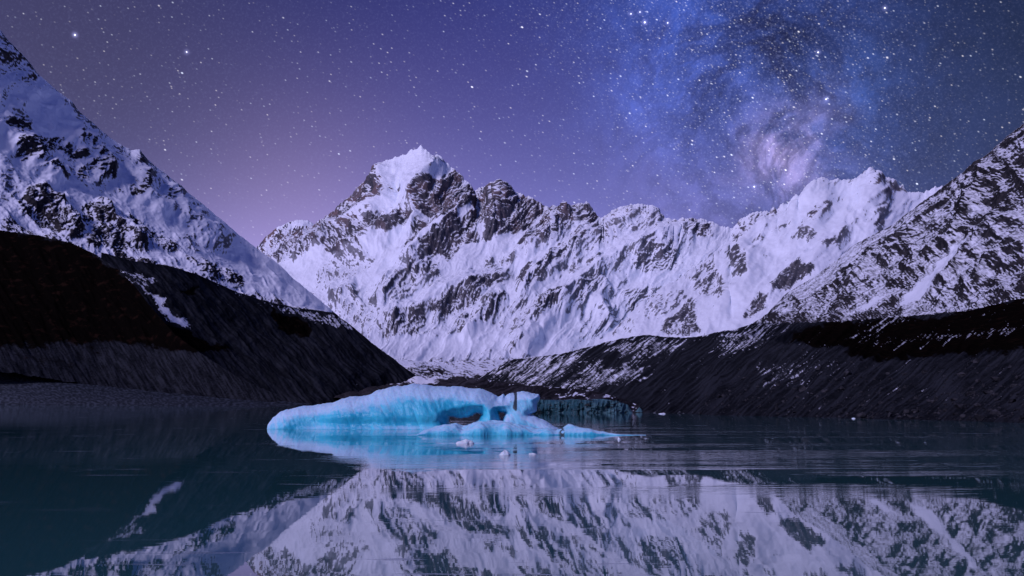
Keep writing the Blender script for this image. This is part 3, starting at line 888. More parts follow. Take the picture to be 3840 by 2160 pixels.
R_d = paint(1.42, [
    (5, -.98, [(750, 430), (1000, 360), (900, 480), (720, 640), (500, 740), (350, 720), (100, 640), (0, 640), (250, 480)]),
    (5, -.86, [(900, 550), (1010, 500), (1250, 540), (1520, 560), (1450, 640), (1300, 720), (1000, 740), (700, 740)]),
    (5, -.86, [(1250, 300), (1500, 270), (1750, 320), (1850, 300), (1700, 420), (1600, 500), (1200, 460), (1050, 380)]),
    (5, -.86, [(2050, 300), (2400, 200), (2576, 160), (2576, 240), (2300, 400), (2100, 420)]),
    (6, -.9, [(0, 340), (200, 330), (560, 300), (400, 380), (180, 480), (0, 540)]),
    (6, -.85, [(1080, 390), (1300, 280), (1500, 190), (1540, 200), (1350, 300), (1180, 390)]),
    (6, -.62, [(1200, 400), (1900, 340), (2300, 300), (2576, 250), (2576, 320), (2000, 400), (1300, 420)]),
    (6, -.42, [(300, 600), (900, 500), (1100, 600), (700, 800), (300, 800)]),
], soft=34.0)
V_d = paint(0.0, [(6, 1.0, [(570, 400), (620, 350), (800, 260), (1200, 220), (1450, 210), (1800, 200), (2576, 20), (3300, -80), (3300, 430), (2576, 480), (1800, 540), (1300, 570), (1000, 480), (700, 440)])], soft=30.0)
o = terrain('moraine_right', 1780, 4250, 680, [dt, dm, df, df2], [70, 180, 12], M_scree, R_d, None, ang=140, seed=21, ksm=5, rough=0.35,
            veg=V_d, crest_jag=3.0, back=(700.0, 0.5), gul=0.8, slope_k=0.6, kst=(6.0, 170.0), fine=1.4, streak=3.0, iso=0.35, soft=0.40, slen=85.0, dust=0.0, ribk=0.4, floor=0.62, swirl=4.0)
tag(o, 'dark scree moraine wall with brown tussock shelf along the right shore', 'moraine', 'structure')

# ------------------------------------------------------------------ left mountain
ce = dsp([(-300, -150), (0, 75), (30, 110), (70, 150), (100, 190), (135, 220), (180, 256), (200, 282), (230, 306), (262, 334), (285, 352),
          (308, 366), (330, 377), (352, 377), (372, 401), (420, 441), (470, 481), (520, 521), (560, 556), (600, 590), (640, 621), (700, 662),
          (740, 702), (790, 742), (830, 777), (870, 815), (940, 890)])
ex = [-450, 0, 954, 1250, 1400]
ey = [3500, 4200, 5600, 5000, 4800]
ce = [(x, y, np.interp(x, ex, ey)) for x, y in ce]
fe = [(-450, 930, 2000), (0, 900, 2250), (350, 985, 2400), (500, 1010, 2550), (750, 1055, 2750), (900, 1115, 2950), (1020, 1150, 3150),
      (1130, 1172, 3400), (1250, 1215, 3700), (1400, 1345, 4000)]
fe2 = [(x, y + 60, d - 120) for x, y, d in fe]
R_e = paint(0.26, [
    (7, .82, [(140, 340), (200, 260), (350, 300), (560, 300), (640, 330), (720, 400), (860, 500), (760, 560), (660, 440), (540, 420), (440, 480), (380, 560), (250, 540), (190, 480)]),
    (7, .8, [(60, 120), (220, 100), (340, 170), (310, 240), (200, 240), (100, 190)]),
    (7, .78, [(400, 600), (520, 570), (640, 660), (690, 740), (560, 700), (430, 640)]),
    (7, .78, [(710, 700), (760, 620), (860, 580), (890, 720), (800, 740)]),
    (7, .95, [(900, 600), (980, 500), (940, 450), (1040, 480), (1110, 560), (1150, 710), (1040, 700), (1000, 760), (980, 700)]),
    (7, .75, [(740, 300), (800, 220), (860, 280), (940, 380), (1020, 450), (960, 490), (860, 430)]),
    (7, .5, [(1080, 340), (1130, 330), (1250, 450), (1190, 480)]),
    (7, .6, [(1340, 530), (1420, 480), (1470, 570), (1400, 590)]),
    (7, .7, [(1310, 870), (1400, 780), (1380, 650), (1440, 650), (1500, 830), (1400, 920), (1340, 910)]),
    (7, .6, [(1160, 860), (1200, 790), (1270, 870)]),
    (7, .5, [(1280, 800), (1390, 740), (1380, 790), (1300, 830)]),
    (7, .52, [(1560, 990), (1620, 800), (1680, 760), (1800, 880), (1700, 960), (1750, 1060), (1900, 1100), (1850, 1150), (1700, 1020)]),
    (7, .95, [(160, 980), (260, 840), (380, 790), (480, 860), (560, 960), (620, 1040), (740, 1110), (800, 1200), (830, 1340), (700, 1330), (560, 1240), (420, 1200), (300, 1120)]),
    (7, .85, [(820, 1030), (900, 930), (1000, 960), (1080, 1060), (1140, 1200), (1280, 1260), (1300, 1400), (1100, 1380), (900, 1250), (840, 1150)]),
    (7, .88, [(1100, 1220), (1300, 1280), (1480, 1400), (1500, 1449), (1200, 1449), (850, 1400), (830, 1300)]),
    (7, .66, [(1170, 1110), (1220, 1080), (1380, 1100), (1450, 1180), (1680, 1300), (1850, 1449), (1450, 1449), (1350, 1250)]),
    (7, .62, [(0, 1100), (300, 1200), (600, 1300), (850, 1420), (850, 1449), (600, 1449), (300, 1380), (0, 1250)]),
    (7, .85, [(300, 1300), (600, 1380), (900, 1449), (1200, 1560), (1600, 1640), (1300, 1640), (900, 1600), (500, 1460), (200, 1400)]),
    (7, .42, [(0, 650), (120, 720), (240, 860), (160, 980), (0, 900)]),
    (7, .4, [(1700, 1000), (2000, 1180), (2300, 1350), (2576, 1449), (1900, 1449)]),
    (9, .55, [(-200, 60), (60, 110), (180, 200), (230, 330), (180, 390), (60, 320), (-200, 420)]),
    (9, .42, [(300, 460), (420, 450), (530, 600), (660, 700), (620, 720), (480, 620), (340, 520)]),
    (9, .42, [(680, 700), (830, 770), (1000, 910), (1200, 1080), (1160, 1120), (900, 960), (760, 860)]),
    (8, .82, [(1050, 230), (1150, 220), (1280, 270), (1400, 340), (1380, 380), (1230, 350), (1100, 270)]),
    (8, .8, [(600, 150), (800, 230), (1000, 290), (1180, 340), (1350, 430), (1250, 430), (1000, 330), (700, 260)]),
    (8, .7, [(1350, 400), (1550, 450), (1740, 520), (1880, 540), (1900, 640), (1600, 600), (1400, 480)]),
    (8, .4, [(1400, 60), (1560, 230), (1700, 380), (1640, 380), (1480, 220)]),
    (7, -.7, [(350, 60), (700, 0), (760, 200), (740, 300), (560, 290), (360, 260), (340, 180)]),
    (7, -.7, [(0, 160), (60, 200), (140, 330), (130, 440), (0, 440)]),
    (7, -.6, [(420, 650), (560, 710), (900, 900), (1000, 960), (860, 960), (640, 860), (400, 760)]),
    (7, -.6, [(1050, 950), (1300, 900), (1560, 1000), (1700, 1080), (1900, 1250), (1700, 1250), (1400, 1080), (1200, 1060)]),
    (9, -.5, [(120, 400), (320, 420), (440, 560), (460, 620), (300, 640), (200, 560)]),
    (8, -.6, [(1330, 150), (1480, 200), (1700, 400), (1880, 520), (1740, 510), (1550, 440), (1410, 390), (1390, 320), (1320, 260)]),
])
H_e = ribs([
    (7, 24, 60, [(700, 260), (980, 480), (1150, 720)]),
    (7, 22, 55, [(200, 260), (420, 600), (690, 740)]),
    (7, 24, 60, [(300, 820), (560, 980), (830, 1330)]),
    (7, 24, 60, [(960, 940), (1160, 1200), (1480, 1420)]),
    (7, 20, 55, [(1420, 640), (1500, 900), (1800, 1100)]),
    (7, 22, 60, [(1680, 760), (1900, 1100), (2300, 1400)]),
])
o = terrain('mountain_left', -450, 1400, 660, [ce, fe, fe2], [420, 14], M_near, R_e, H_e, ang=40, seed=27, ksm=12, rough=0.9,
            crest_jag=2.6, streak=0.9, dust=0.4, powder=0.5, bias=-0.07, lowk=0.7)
tag(o, 'steep blue-shaded snow mountainside sweeping down from the upper left corner', 'mountain', 'structure')

# ------------------------------------------------------------------ left moraine wall
cf = [(380, 946, 2150), (492, 976, 2200), (640, 999, 2300), (745, 1030, 2400), (894, 1097, 2550), (1014, 1134, 2700), (1118, 1155, 2850),
      (1192, 1163, 2950), (1252, 1172, 3000), (1300, 1207, 2980), (1342, 1239, 2960), (1401, 1290, 2930), (1461, 1335, 2900),
      (1520, 1380, 2870), (1565, 1410, 2850), (1610, 1439, 2820), (1655, 1454, 2800), (1740, 1474, 2780)]
ff = [(380, 1425, 1620), (660, 1464, 1720), (900, 1492, 1780), (1175, 1516, 1850), (1310, 1513, 2050), (1450, 1500, 2400), (1610, 1484, 2600),
      (1740, 1486, 2600)]
ff2 = [(x, y + 30, d - 60) for x, y, d in ff]
R_f = paint(1.7, [
    (8, -2.0, [(700, 318), (770, 350), (850, 420), (900, 440), (950, 455), (935, 490), (1000, 555), (1070, 580), (1095, 630), (1040, 617), (960, 590), (910, 530), (880, 470), (780, 385)]),
    (8, -1.12, [(500, 260), (700, 280), (900, 330), (860, 400), (700, 330)]),
    (8, -1.12, [(1180, 330), (1400, 400), (1740, 520), (1900, 540), (2050, 640), (1850, 610), (1500, 500), (1250, 400)]),
    (8, -1.0, [(1800, 540), (1950, 580), (1900, 620), (1840, 600)]),
])
V_f = paint(0.0, [(8, .8, [(820, 560), (1040, 640), (1350, 760), (1100, 760), (880, 640)]), (8, .7, [(1020, 400), (1110, 380), (1100, 440), (1030, 430)]),
                  (8, .75, [(1500, 500), (1700, 560), (1780, 660), (1650, 680), (1550, 600)])])
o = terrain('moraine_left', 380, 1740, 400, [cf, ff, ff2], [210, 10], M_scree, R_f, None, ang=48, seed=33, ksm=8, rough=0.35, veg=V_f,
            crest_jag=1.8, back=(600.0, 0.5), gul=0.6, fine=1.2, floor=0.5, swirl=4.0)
tag(o, 'dark grey scree moraine slope with a narrow snow patch, left of the iceberg', 'moraine', 'structure')

# dark tussock hump in front of it
ch_ = [(-450, 840, 2000), (-200, 850, 2000), (0, 864, 2000), (60, 872, 2000), (150, 884, 1990), (268, 911, 1970), (358, 955, 1950), (447, 1014, 1900),
       (507, 1074, 1850), (566, 1150, 1800), (610, 1200, 1740), (656, 1254, 1690), (760, 1330, 1650), (900, 1420, 1620), (1040, 1480, 1620)]
fh = [(-450, 1320, 1500), (0, 1370, 1520), (370, 1426, 1600), (660, 1468, 1600), (900, 1500, 1590), (1040, 1516, 1590)]
V_h = paint(0.0, [(8, 1.3, [(-700, 0), (0, 60), (400, 150), (720, 330), (960, 600), (1340, 770), (1000, 740), (700, 690), (350, 705), (0, 712), (-700, 690)]),
                  (8, .8, [(0, 750), (250, 800), (450, 830), (400, 850), (100, 790)]), (8, .7, [(500, 720), (600, 760), (560, 800), (480, 760)])], soft=45.0)
R_h = paint(2.0, [(8, -1.2, [(60, 158), (85, 160), (75, 168)]), (8, -1.1, [(160, 150), (180, 152), (165, 164)]), (8, -1.1, [(298, 172), (318, 174), (308, 183)])], soft=3)
o = terrain('tussock_hump', -450, 1040, 320, [ch_, fh, [(x, y + 25, d - 50) for x, y, d in fh]], [190, 10], M_scree, R_h, None, ang=60, seed=39,
            ksm=6, rough=0.3, veg=V_h, crest_jag=2.0, back=(350.0, 0.55), gul=0.5, fine=1.2, kst=(6.0, 60.0), swirl=4.0)
tag(o, 'nearly black tussock covered hump at the left edge above the beach', 'hill', 'structure')

# gravel beach fan
cbh = [(-450, 1310, 1560), (0, 1358, 1570), (370, 1422, 1640), (660, 1462, 1740), (900, 1490, 1800), (1175, 1515, 1860), (1290, 1518, 1860)]
fbh = [(-450, 1516, 1560), (0, 1517.5, 1430), (400, 1519, 1290), (660, 1522, 1090), (900, 1525.5, 920), (1122, 1528, 830), (1290, 1527, 865)]
o = terrain('gravel_beach', -450, 1290, 340, [cbh, fbh, [(x, y + 8, d - 20) for x, y, d in fbh]], [130, 8], M_beach, np.full(GXX.shape, 1.6), None,
            ang=20, seed=45, ksm=3, rough=0.03, crest_jag=1.0, back=(200.0, 0.2), gul=0.06, fine=0.9, crest_fade=10, kst=(5.0, 12.0))
tag(o, 'pale grey gravel beach fan sloping to the water on the left', 'beach', 'structure')

# ------------------------------------------------------------------ glacier: snowy upper tongue, dark debris, ice cliff
gt = [(1150, 1335, 5400), (1431, 1328, 5200), (1600, 1352, 5000), (1900, 1342, 5000), (2150, 1330, 5000), (2400, 1330, 5000)]
g1 = [(1150, 1400, 3500), (1480, 1372, 3500), (1560, 1372, 3400), (1620, 1386, 3300), (1700, 1402, 3200), (1900, 1405, 3000), (2150, 1400, 2600), (2400, 1400, 2600)]
g2 = [(1150, 1450, 2600), (1500, 1448, 2500), (1650, 1440, 2200), (1800, 1440, 1900), (1950, 1446, 1700), (2400, 1452, 1200)]
g3 = [(1150, 1500, 2000), (1500, 1480, 1800), (1800, 1470, 1500), (2000, 1480, 1100), (2400, 1500, 800)]
R_g = paint(0.30, [(2, .5, [(850, 1110), (1180, 1100), (1330, 1180), (1000, 1230)]), (2, -.5, [(1000, 1240), (1240, 1300), (1130, 1300)]),
                   (0, 1.4, [(1000, 1438), (1560, 1446), (1600, 1444), (1660, 1438), (1700, 1560), (1000, 1560)]), (2, 1.3, [(1180, 1262), (1500, 1230), (2576, 1320), (3500, 1400), (1180, 1449)])])
o = terrain('glacier_tongue', 1150, 2400, 340, [gt, g1, g2, g3], [60, 60, 20], M_near, R_g, None, ang=20, seed=51, ksm=8, rough=0.35,
            crest_jag=1.0, back=(300.0, 0.1), gul=0.25, dust=0.6, soft=0.3, fine=1.0, crest_fade=10)
tag(o, 'rumpled snowy glacier tongue at the foot of the main massif', 'glacier', 'structure')

gd = [(1560, 1462, 1500), (1650, 1446, 1350), (1720, 1433, 1250), (1770, 1421, 1150), (1800, 1416, 1120), (1830, 1424, 1100), (1880, 1436, 1050), (1950, 1444, 950),
      (2060, 1452, 850), (2160, 1458, 760), (2240, 1468, 700), (2320, 1492, 600), (2400, 1520, 520)]
gdm = [(1560, 1500, 1300), (1800, 1484, 820), (1950, 1490, 600), (2013, 1494, 520), (2150, 1497, 500), (2257, 1500, 490), (2312, 1508, 485), (2355, 1526, 480), (2400, 1542, 480)]
gdf = [(1560, 1516, 1250), (1800, 1534, 660), (1950, 1546, 490), (2400, 1552, 470)]
R_gd = paint(1.25, [(5, -.7, [(530, 735), (580, 715), (710, 738)]), (5, -.72, [(650, 790), (900, 760), (960, 830), (700, 830)]), (5, -.75, [(1080, 810), (1150, 790), (1170, 830), (1100, 840)])], soft=6)
o = terrain('debris_mound', 1560, 2400, 300, [gd, gdm, gdf], [110, 40], M_deb, R_gd, None, ang=160, seed=57, ksm=3, rough=0.4, crest_jag=2.0,
            back=(150.0, 0.3), gul=0.3, fine=1.2, crest_fade=12)
tag(o, 'black rubble covered glacier snout behind the right end of the iceberg', 'glacier', 'structure')

# ------------------------------------------------------------------ ice
def ice_mat(name, deep=(0.014, 0.36, 0.54), mid=(0.06, 0.58, 0.76), frost=(0.40, 0.66, 0.86), dirt=(0.012, 0.016, 0.02), sss=0.15, scale=1.0):
    m = bpy.data.materials.new(name)
    m.use_nodes = True
    t = NT(m.node_tree)
    b = m.node_tree.nodes['Principled BSDF']
    P = t.n('ShaderNodeNewGeometry').outputs['Position']
    at = lambda k: t.n('ShaderNodeAttribute', attribute_name=k).outputs['Fac']
    sp = t.n('ShaderNodeSeparateXYZ')
    t.put(sp.inputs[0], P)
    cb = t.n('ShaderNodeCombineXYZ')
    t.put(cb.inputs[0], t.m('MULTIPLY', sp.outputs[0], 1.0)); t.put(cb.inputs[1], sp.outputs[1])
    t.put(cb.inputs[2], t.m('MULTIPLY', sp.outputs[2], 0.16))
    flute = t.noise(cb.outputs[0], 1.5 * scale, 7, 0.68)          # vertical melt flutes
    blot = t.noise(P, 0.16 * scale, 5, 0.6)
    c = t.mix(t.ss(blot, 0.30, 0.70), deep, mid)
    c = t.mix(t.m('MULTIPLY', t.ss(flute, 0.50, 0.75), 0.35), c, tuple(0.6 * a + 0.4 * f for a, f in zip(mid, frost)))
    fr = t.ss(t.m('ADD', at('frost'), t.m('ADD', t.m('MULTIPLY', t.m('SUBTRACT', flute, 0.5), 0.55), t.m('MULTIPLY', t.m('SUBTRACT', blot, 0.5), 0.8))), 0.02, 1.05)
    c = t.mix(fr, c, frost)
    dn = t.m('MULTIPLY', t.ss(t.m('ADD', at('dirt'), t.m('MULTIPLY', t.m('SUBTRACT', flute, 0.5), 0.7)), 0.35, 0.75), 0.93)
    c = t.mix(dn, c, dirt)
    t.put(b.inputs['Base Color'], c)
    t.put(b.inputs['Roughness'], t.m('ADD', 0.28, t.m('MULTIPLY', fr, 0.35)))
    b.inputs['IOR'].default_value = 1.31
    t.put(b.inputs['Subsurface Weight'], t.m('MULTIPLY', t.m('SUBTRACT', 1.0, dn), sss))
    b.inputs['Subsurface Radius'].default_value = (0.12, 0.45, 0.8)
    b.inputs['Subsurface Scale'].default_value = 1.0
    bp = t.n('ShaderNodeBump')
    bp.inputs['Strength'].default_value = 0.55
    bp.inputs['Distance'].default_value = 0.45
    t.put(bp.inputs['Height'], t.m('ADD', t.m('MULTIPLY', flute, 0.6), t.m('MULTIPLY', t.noise(P, 3.0 * scale, 4, 0.6), 0.25)))
    t.put(b.inputs['Normal'], bp.outputs[0])
    return m


M_ice = ice_mat('blue_ice')
M_floe = ice_mat('white_ice', deep=(0.40, 0.60, 0.75), mid=(0.55, 0.72, 0.85), frost=(0.62, 0.80, 0.90), scale=4.0, sss=0.2)
M_cliff = ice_mat('dirty_teal_ice', deep=(0.008, 0.035, 0.050), mid=(0.020, 0.085, 0.105), frost=(0.06, 0.15, 0.18), sss=0.0, scale=0.35)


def noise3(x, y, z, seed=0):
    return (perlin(x + 0.37 * z, y - 0.61 * z, seed) + perlin(y + 0.5 * x, z * 1.1, seed + 1) + perlin(z - 0.4 * y, x, seed + 2)) / 2.0


def surface_nets(F, org, vox):
    """smooth surface of F > 0 on a regular grid (naive surface nets)"""
    nx, ny, nz = F.shape
    ins = F > 0
    c = np.zeros((nx - 1, ny - 1, nz - 1), np.int8)
    for dx in (0, 1):
        for dy in (0, 1):
            for dz in (0, 1):
                c += ins[dx:nx - 1 + dx, dy:ny - 1 + dy, dz:nz - 1 + dz]
    act = (c > 0) & (c < 8)
    ii, jj, kk = np.nonzero(act)
    vid = np.full(act.shape, -1, np.int64)
    vid[ii, jj, kk] = np.arange(len(ii))
    acc = np.zeros((len(ii), 3)); cnt = np.zeros(len(ii))
    corners = [(0, 0, 0), (1, 0, 0), (0, 1, 0), (1, 1, 0), (0, 0, 1), (1, 0, 1), (0, 1, 1), (1, 1, 1)]
    for a in range(8):
        for b in range(a + 1, 8):
            A, B = np.array(corners[a]), np.array(corners[b])
            if np.abs(A - B).sum() != 1:
                continue
            fa = F[ii + A[0], jj + A[1], kk + A[2]]
            fb_ = F[ii + B[0], jj + B[1], kk + B[2]]
            cr = (fa > 0) != (fb_ > 0)
            t = np.where(cr, fa / (fa - fb_ + 1e-12), 0)
            p = A[None] + t[:, None] * (B - A)[None]
            acc += p * cr[:, None]
            cnt += cr
    V = acc / cnt[:, None] + np.stack([ii, jj, kk], -1)
    V = V * vox + np.array(org)
    faces = []
    for ax in range(3):
        sl0 = [slice(None)] * 3; sl1 = [slice(None)] * 3
        sl0[ax] = slice(0, -1); sl1[ax] = slice(1, None)
        a = ins[tuple(sl0)]; b = ins[tuple(sl1)]
        u, v = [(1, 2), (2, 0), (0, 1)][ax]
        ch = a != b
        I = np.stack(np.nonzero(ch), -1)
        ok = (I[:, u] > 0) & (I[:, v] > 0) & (I[:, u] < F.shape[u] - 1) & (I[:, v] < F.shape[v] - 1)
        I = I[ok]
        flip = a[tuple(I.T)]
        eu = np.zeros(3, int); eu[u] = 1
        ev = np.zeros(3, int); ev[v] = 1
        q = np.stack([vid[tuple((I - eu - ev).T)], vid[tuple((I - ev).T)], vid[tuple(I.T)], vid[tuple((I - eu).T)]], -1)
        q = np.where(flip[:, None], q, q[:, ::-1])
        faces.append(q)
    return V, np.concatenate(faces)


def ice_object(name, V, Q, attrs, mat, parent=None):
    me = bpy.data.meshes.new(name)
    me.vertices.add(len(V)); me.vertices.foreach_set('co', V.astype(np.float32).reshape(-1))
    me.loops.add(Q.size); me.loops.foreach_set('vertex_index', Q.astype(np.int32).reshape(-1))
    me.polygons.add(len(Q)); me.polygons.foreach_set('loop_start', np.arange(0, Q.size, 4, dtype=np.int32))
    me.polygons.foreach_set('use_smooth', np.ones(len(Q), bool))
    me.update(calc_edges=True)
    me.validate()
    for k, a in attrs.items():
        at = me.attributes.new(k, 'FLOAT', 'POINT'); at.data.foreach_set('value', np.asarray(a, np.float32))
    me.materials.append(mat)
    o = link(bpy.data.objects.new(name, me))
    o.parent = parent
    return o


BX, BY_, BS = 960.0, 1400.0, 1.7405
def zb(pts):
    return [(BX + x / BS, BY_ + y / BS) for x, y in pts]


# --- the iceberg: outline taken at its own distance (about 200 m), with real thickness
DB = 203.0
def to_xz(pts, D):
    r = []
    for X, Y in zb(pts):
        x, y, z = pix(X, Y, D)
        r.append((float(x), float(z)))
    return r


body = to_xz([(80, 352), (82, 332), (108, 292), (150, 252), (190, 232), (280, 216), (400, 205), (450, 196), (540, 166), (640, 149),
              (720, 140), (780, 111), (860, 90), (940, 78), (1020, 68), (1100, 72), (1180, 84), (1280, 84), (1380, 92), (1450, 100), (1520, 118),
              (1556, 138), (1578, 156), (1600, 146), (1618, 132), (1630, 150), (1648, 132), (1668, 126), (1688, 130), (1702, 124), (1740, 120),
              (1800, 128), (1850, 142), (1858, 166), (1842, 200), (1832, 245), (1797, 262), (1786, 268), (1820, 277), (1880, 306), (1930, 336),
              (1965, 350), (2060, 400), (2060, 470), (1000, 470), (60, 440)], DB)
hole1 = to_xz([(1264, 282), (1300, 290), (1330, 298), (1380, 287), (1440, 266), (1470, 270), (1452, 300), (1400, 326), (1345, 352), (1300, 350), (1262, 330)], DB)
hole2 = to_xz([(1581, 253), (1600, 259), (1622, 264), (1618, 276), (1612, 294), (1606, 308), (1590, 285)], DB)
ceil1 = to_xz([(1255, 330), (1275, 262), (1300, 236), (1400, 214), (1485, 225), (1500, 250), (1470, 290), (1400, 330), (1330, 350)], DB)
root = link(bpy.data.objects.new('iceberg', None))
root.empty_display_size = 3.0
root.location = (0, 0, 0)
tag(root, 'large glowing cyan iceberg with an arched hole floating in the middle of the lake', 'iceberg')

vox = 0.16
x0, x1 = body[0][0] - 3.0, max(p[0] for p in body) + 2.0
xs = np.arange(x0, x1, vox)
zs = np.arange(-1.6, 12.0, vox)
ys = np.arange(DB - 10.5, DB + 12.5, vox)
XX, ZZ = np.meshgrid(xs, zs, indexing='ij')
wxx = XX + 0.25 * perlin(XX / 3.0, ZZ / 3.0, 71) + 0.10 * perlin(XX / 0.8, ZZ / 0.8, 72)
wzz = ZZ + 0.25 * perlin(XX / 3.0, ZZ / 3.0, 73) + 0.10 * perlin(XX / 0.8, ZZ / 0.8, 74)
dsd = poly_sd(wxx, wzz, body)
h1_ = poly_sd(wxx, wzz, hole1)
h2_ = poly_sd(wxx, wzz, hole2)
cl_ = poly_sd(wxx, wzz, ceil1)
dd = np.minimum(dsd, np.minimum(-h1_ * 1.0, -h2_ * 1.0))
pill = sstep(XX, body[26][0] - 4, body[28][0])                    # the right-hand pillar is slimmer
tmax = (7.6 - 3.6 * pill) * (0.35 + 0.65 * sstep(XX, x0 + 2, x0 + 22))
tR = 4.2 - 2.2 * pill
tt = np.clip(dsd / tR, 0, 1)
T = tmax * np.sqrt(1 - (1 - tt) ** 2)
ho = np.minimum(-h1_, -h2_)
th = np.clip(ho / 2.4, 0, 1)
T = np.minimum(T, 1.0 + (tmax - 1.0) * np.sqrt(1 - (1 - th) ** 2))
T = np.where(dd < 0, dd * 2.0, T)
# front undercut just above the water, smooth swelling flank above it
under = 1.1 * np.exp(-((ZZ - 1.0) / 1.3) ** 2) * sstep(XX, x0 + 6, x0 + 16) * (1 - pill)
recess = 0.9 * sstep(cl_, -0.8, 0.9)
yc = DB + 0.55 * np.clip(ZZ, 0, 12) + 1.2 * perlin(XX / 14.0, ZZ / 30.0, 75)
yf = yc - T + under + recess
yb = yc + T
swell = 0.8 * perlin(XX / 6.0, ZZ / 7.0, 76) + 0.34 * (ridged(XX / 2.0 + 0.25 * ZZ, ZZ / 9.0, 4, 77) - 0.5)
yf = yf + np.where(dd > 0, swell * np.clip(dd, 0, 1), 0)
Y3 = ys[None, :, None]
F = np.minimum(Y3 - yf[:, None, :], yb[:, None, :] - Y3)
F = np.minimum(F, np.where(dd < 0, dd, 50)[:, None, :])
F = np.minimum(F, 11.0)
F = np.minimum(F, (ZZ - (-1.2))[:, None, :])
V, Q = surface_nets(F.astype(np.float32), (x0, ys[0], zs[0]), vox)
n3 = noise3(V[:, 0] / 1.1, V[:, 1] / 1.1, V[:, 2] / 1.1, 81)
V[:, 1] += 0.10 * n3
V[:, 2] += 0.06 * n3


def vnormals(V, Q):
    n = np.zeros_like(V)
    fn = np.cross(V[Q[:, 2]] - V[Q[:, 0]], V[Q[:, 3]] - V[Q[:, 1]])
    for k in range(4):
        np.add.at(n, Q[:, k], fn)
    return n / (np.linalg.norm(n, axis=1, keepdims=True) + 1e-9)


VN = vnormals(V, Q)


def grid_at(M, x, z):
    i = np.clip(((x - xs[0]) / vox).astype(int), 0, len(xs) - 1)
    k = np.clip(((z - zs[0]) / vox).astype(int), 0, len(zs) - 1)
    return M[i, k]


dv = grid_at(dsd, V[:, 0], V[:, 2])
frost = np.clip(sstep(VN[:, 2], 0.35, 0.95) * 0.9 + np.exp(-np.clip(dv, 0, 9) / 0.9) * 0.40 + 0.25 * (1 - sstep(V[:, 0], x0 + 4, x0 + 14)), 0, 1)
frost += 0.35 * grid_at(pill, V[:, 0], V[:, 2])
xb = [to_xz([(q, 200)], DB)[0][0] for q in (1625, 1662, 1692, 1706)]
dirt = sstep(V[:, 0], xb[0], xb[1]) * (1 - sstep(V[:, 0], xb[2], xb[3])) * sstep(V[:, 2], 3.0, 5.0)
core = np.exp(-((V[:, 0] - (xb[2] + 0.15)) / 0.35) ** 2) * sstep(V[:, 2], 3.0, 4.4)
dirt = np.clip(dirt * (0.42 + 0.5 * perlin(V[:, 0] / 0.7, V[:, 2] / 2.5, 92)) + core * 0.85, 0, 1)
speck = sstep(perlin(V[:, 0] / 0.9, V[:, 2] / 0.5, 91), 0.62, 0.8) * sstep(V[:, 2], 5, 7) * 0.6 * sstep(V[:, 0], xb[0] - 12, xb[0] - 2)
ice_object('ice_body', V, Q, {'frost': np.clip(frost, 0, 1.2), 'dirt': np.clip(dirt + speck, 0, 1)}, M_ice, root)

# --- low scalloped foot of the iceberg, nearer to the camera
DF = 166.0
prof = to_xz([(1000, 420), (1040, 402), (1100, 368), (1200, 347), (1300, 337), (1345, 358), (1400, 340), (1440, 326), (1520, 319), (1600, 321), (1700, 340),
              (1780, 352), (1830, 366), (1900, 361), (1960, 376), (2000, 358), (2040, 347), (2100, 351), (2170, 353), (2200, 366), (2270, 373),
              (2330, 388), (2400, 393), (2470, 401), (2500, 412), (2540, 430)], DF)
pxs = np.array([p[0] for p in prof]); pzs = np.array([p[1] for p in prof])
pzs[-10:-1] = np.maximum(pzs[-10:-1] + 0.25, 0.40)
vx2 = 0.12
fx = np.arange(pxs[0], pxs[-1], vx2); fy = np.arange(DF - 9.0, DF + 22.0, vx2); fz = np.arange(-0.9, 3.6, vx2)
FX, FY = np.meshgrid(fx, fy, indexing='ij')
hp = np.interp(FX, pxs, pzs)
front = DF - 2.5 + 2.0 * perlin(FX / 5.0, FY * 0, 61) + 0.6 * perlin(FX / 2.2, FY * 0, 62)
wid = np.interp(FX, [pxs[0], pxs[0] + 10, pxs[-1] - 18, pxs[-1]], [1.5, 15.0, 9.0, 0.4])
a = np.clip((FY - front) / 2.6, 0, 1); b = np.clip((front + wid - FY) / 5.0, 0, 1)
top = hp * np.sqrt(np.clip(1 - (1 - a) ** 2, 0, 1)) * sstep(b, 0, 1)
top = top + np.where(a > 0, (0.42 * (ridged(FX / 4.2 + 0.4 * FY, FY / 2.6, 3, 63) - 0.55) + 0.22 * fbm(FX / 1.6, FY / 0.9, 4, 64)) * np.clip(top / 0.6, 0, 1), 0)
top = np.where((a <= 0) | (b <= 0), -1.5, top + 0.05)
FZ = fz[None, None, :]
F2 = np.minimum((top[:, :, None] - FZ) * 0.7, np.minimum(FY - front, front + wid - FY)[:, :, None] + 0.25 * np.clip(0.3 - FZ, 0, 2))
F2 = np.minimum(F2, FZ + 0.6)
V2, Q2 = surface_nets(F2.astype(np.float32), (fx[0], fy[0], fz[0]), vx2)
N2_ = vnormals(V2, Q2)
fr2 = np.clip(0.15 + 0.6 * sstep(N2_[:, 2], 0.2, 0.95), 0, 1)
xd = to_xz([(1990, 380)], DF)[0][0]
d2 = np.exp(-((V2[:, 0] - xd) / 0.8) ** 2) * (perlin(V2[:, 0] / 0.5, V2[:, 1] / 0.5, 66) > -0.1) * 0.75
ice_object('ice_foot', V2, Q2, {'frost': fr2, 'dirt': d2}, M_ice, root)


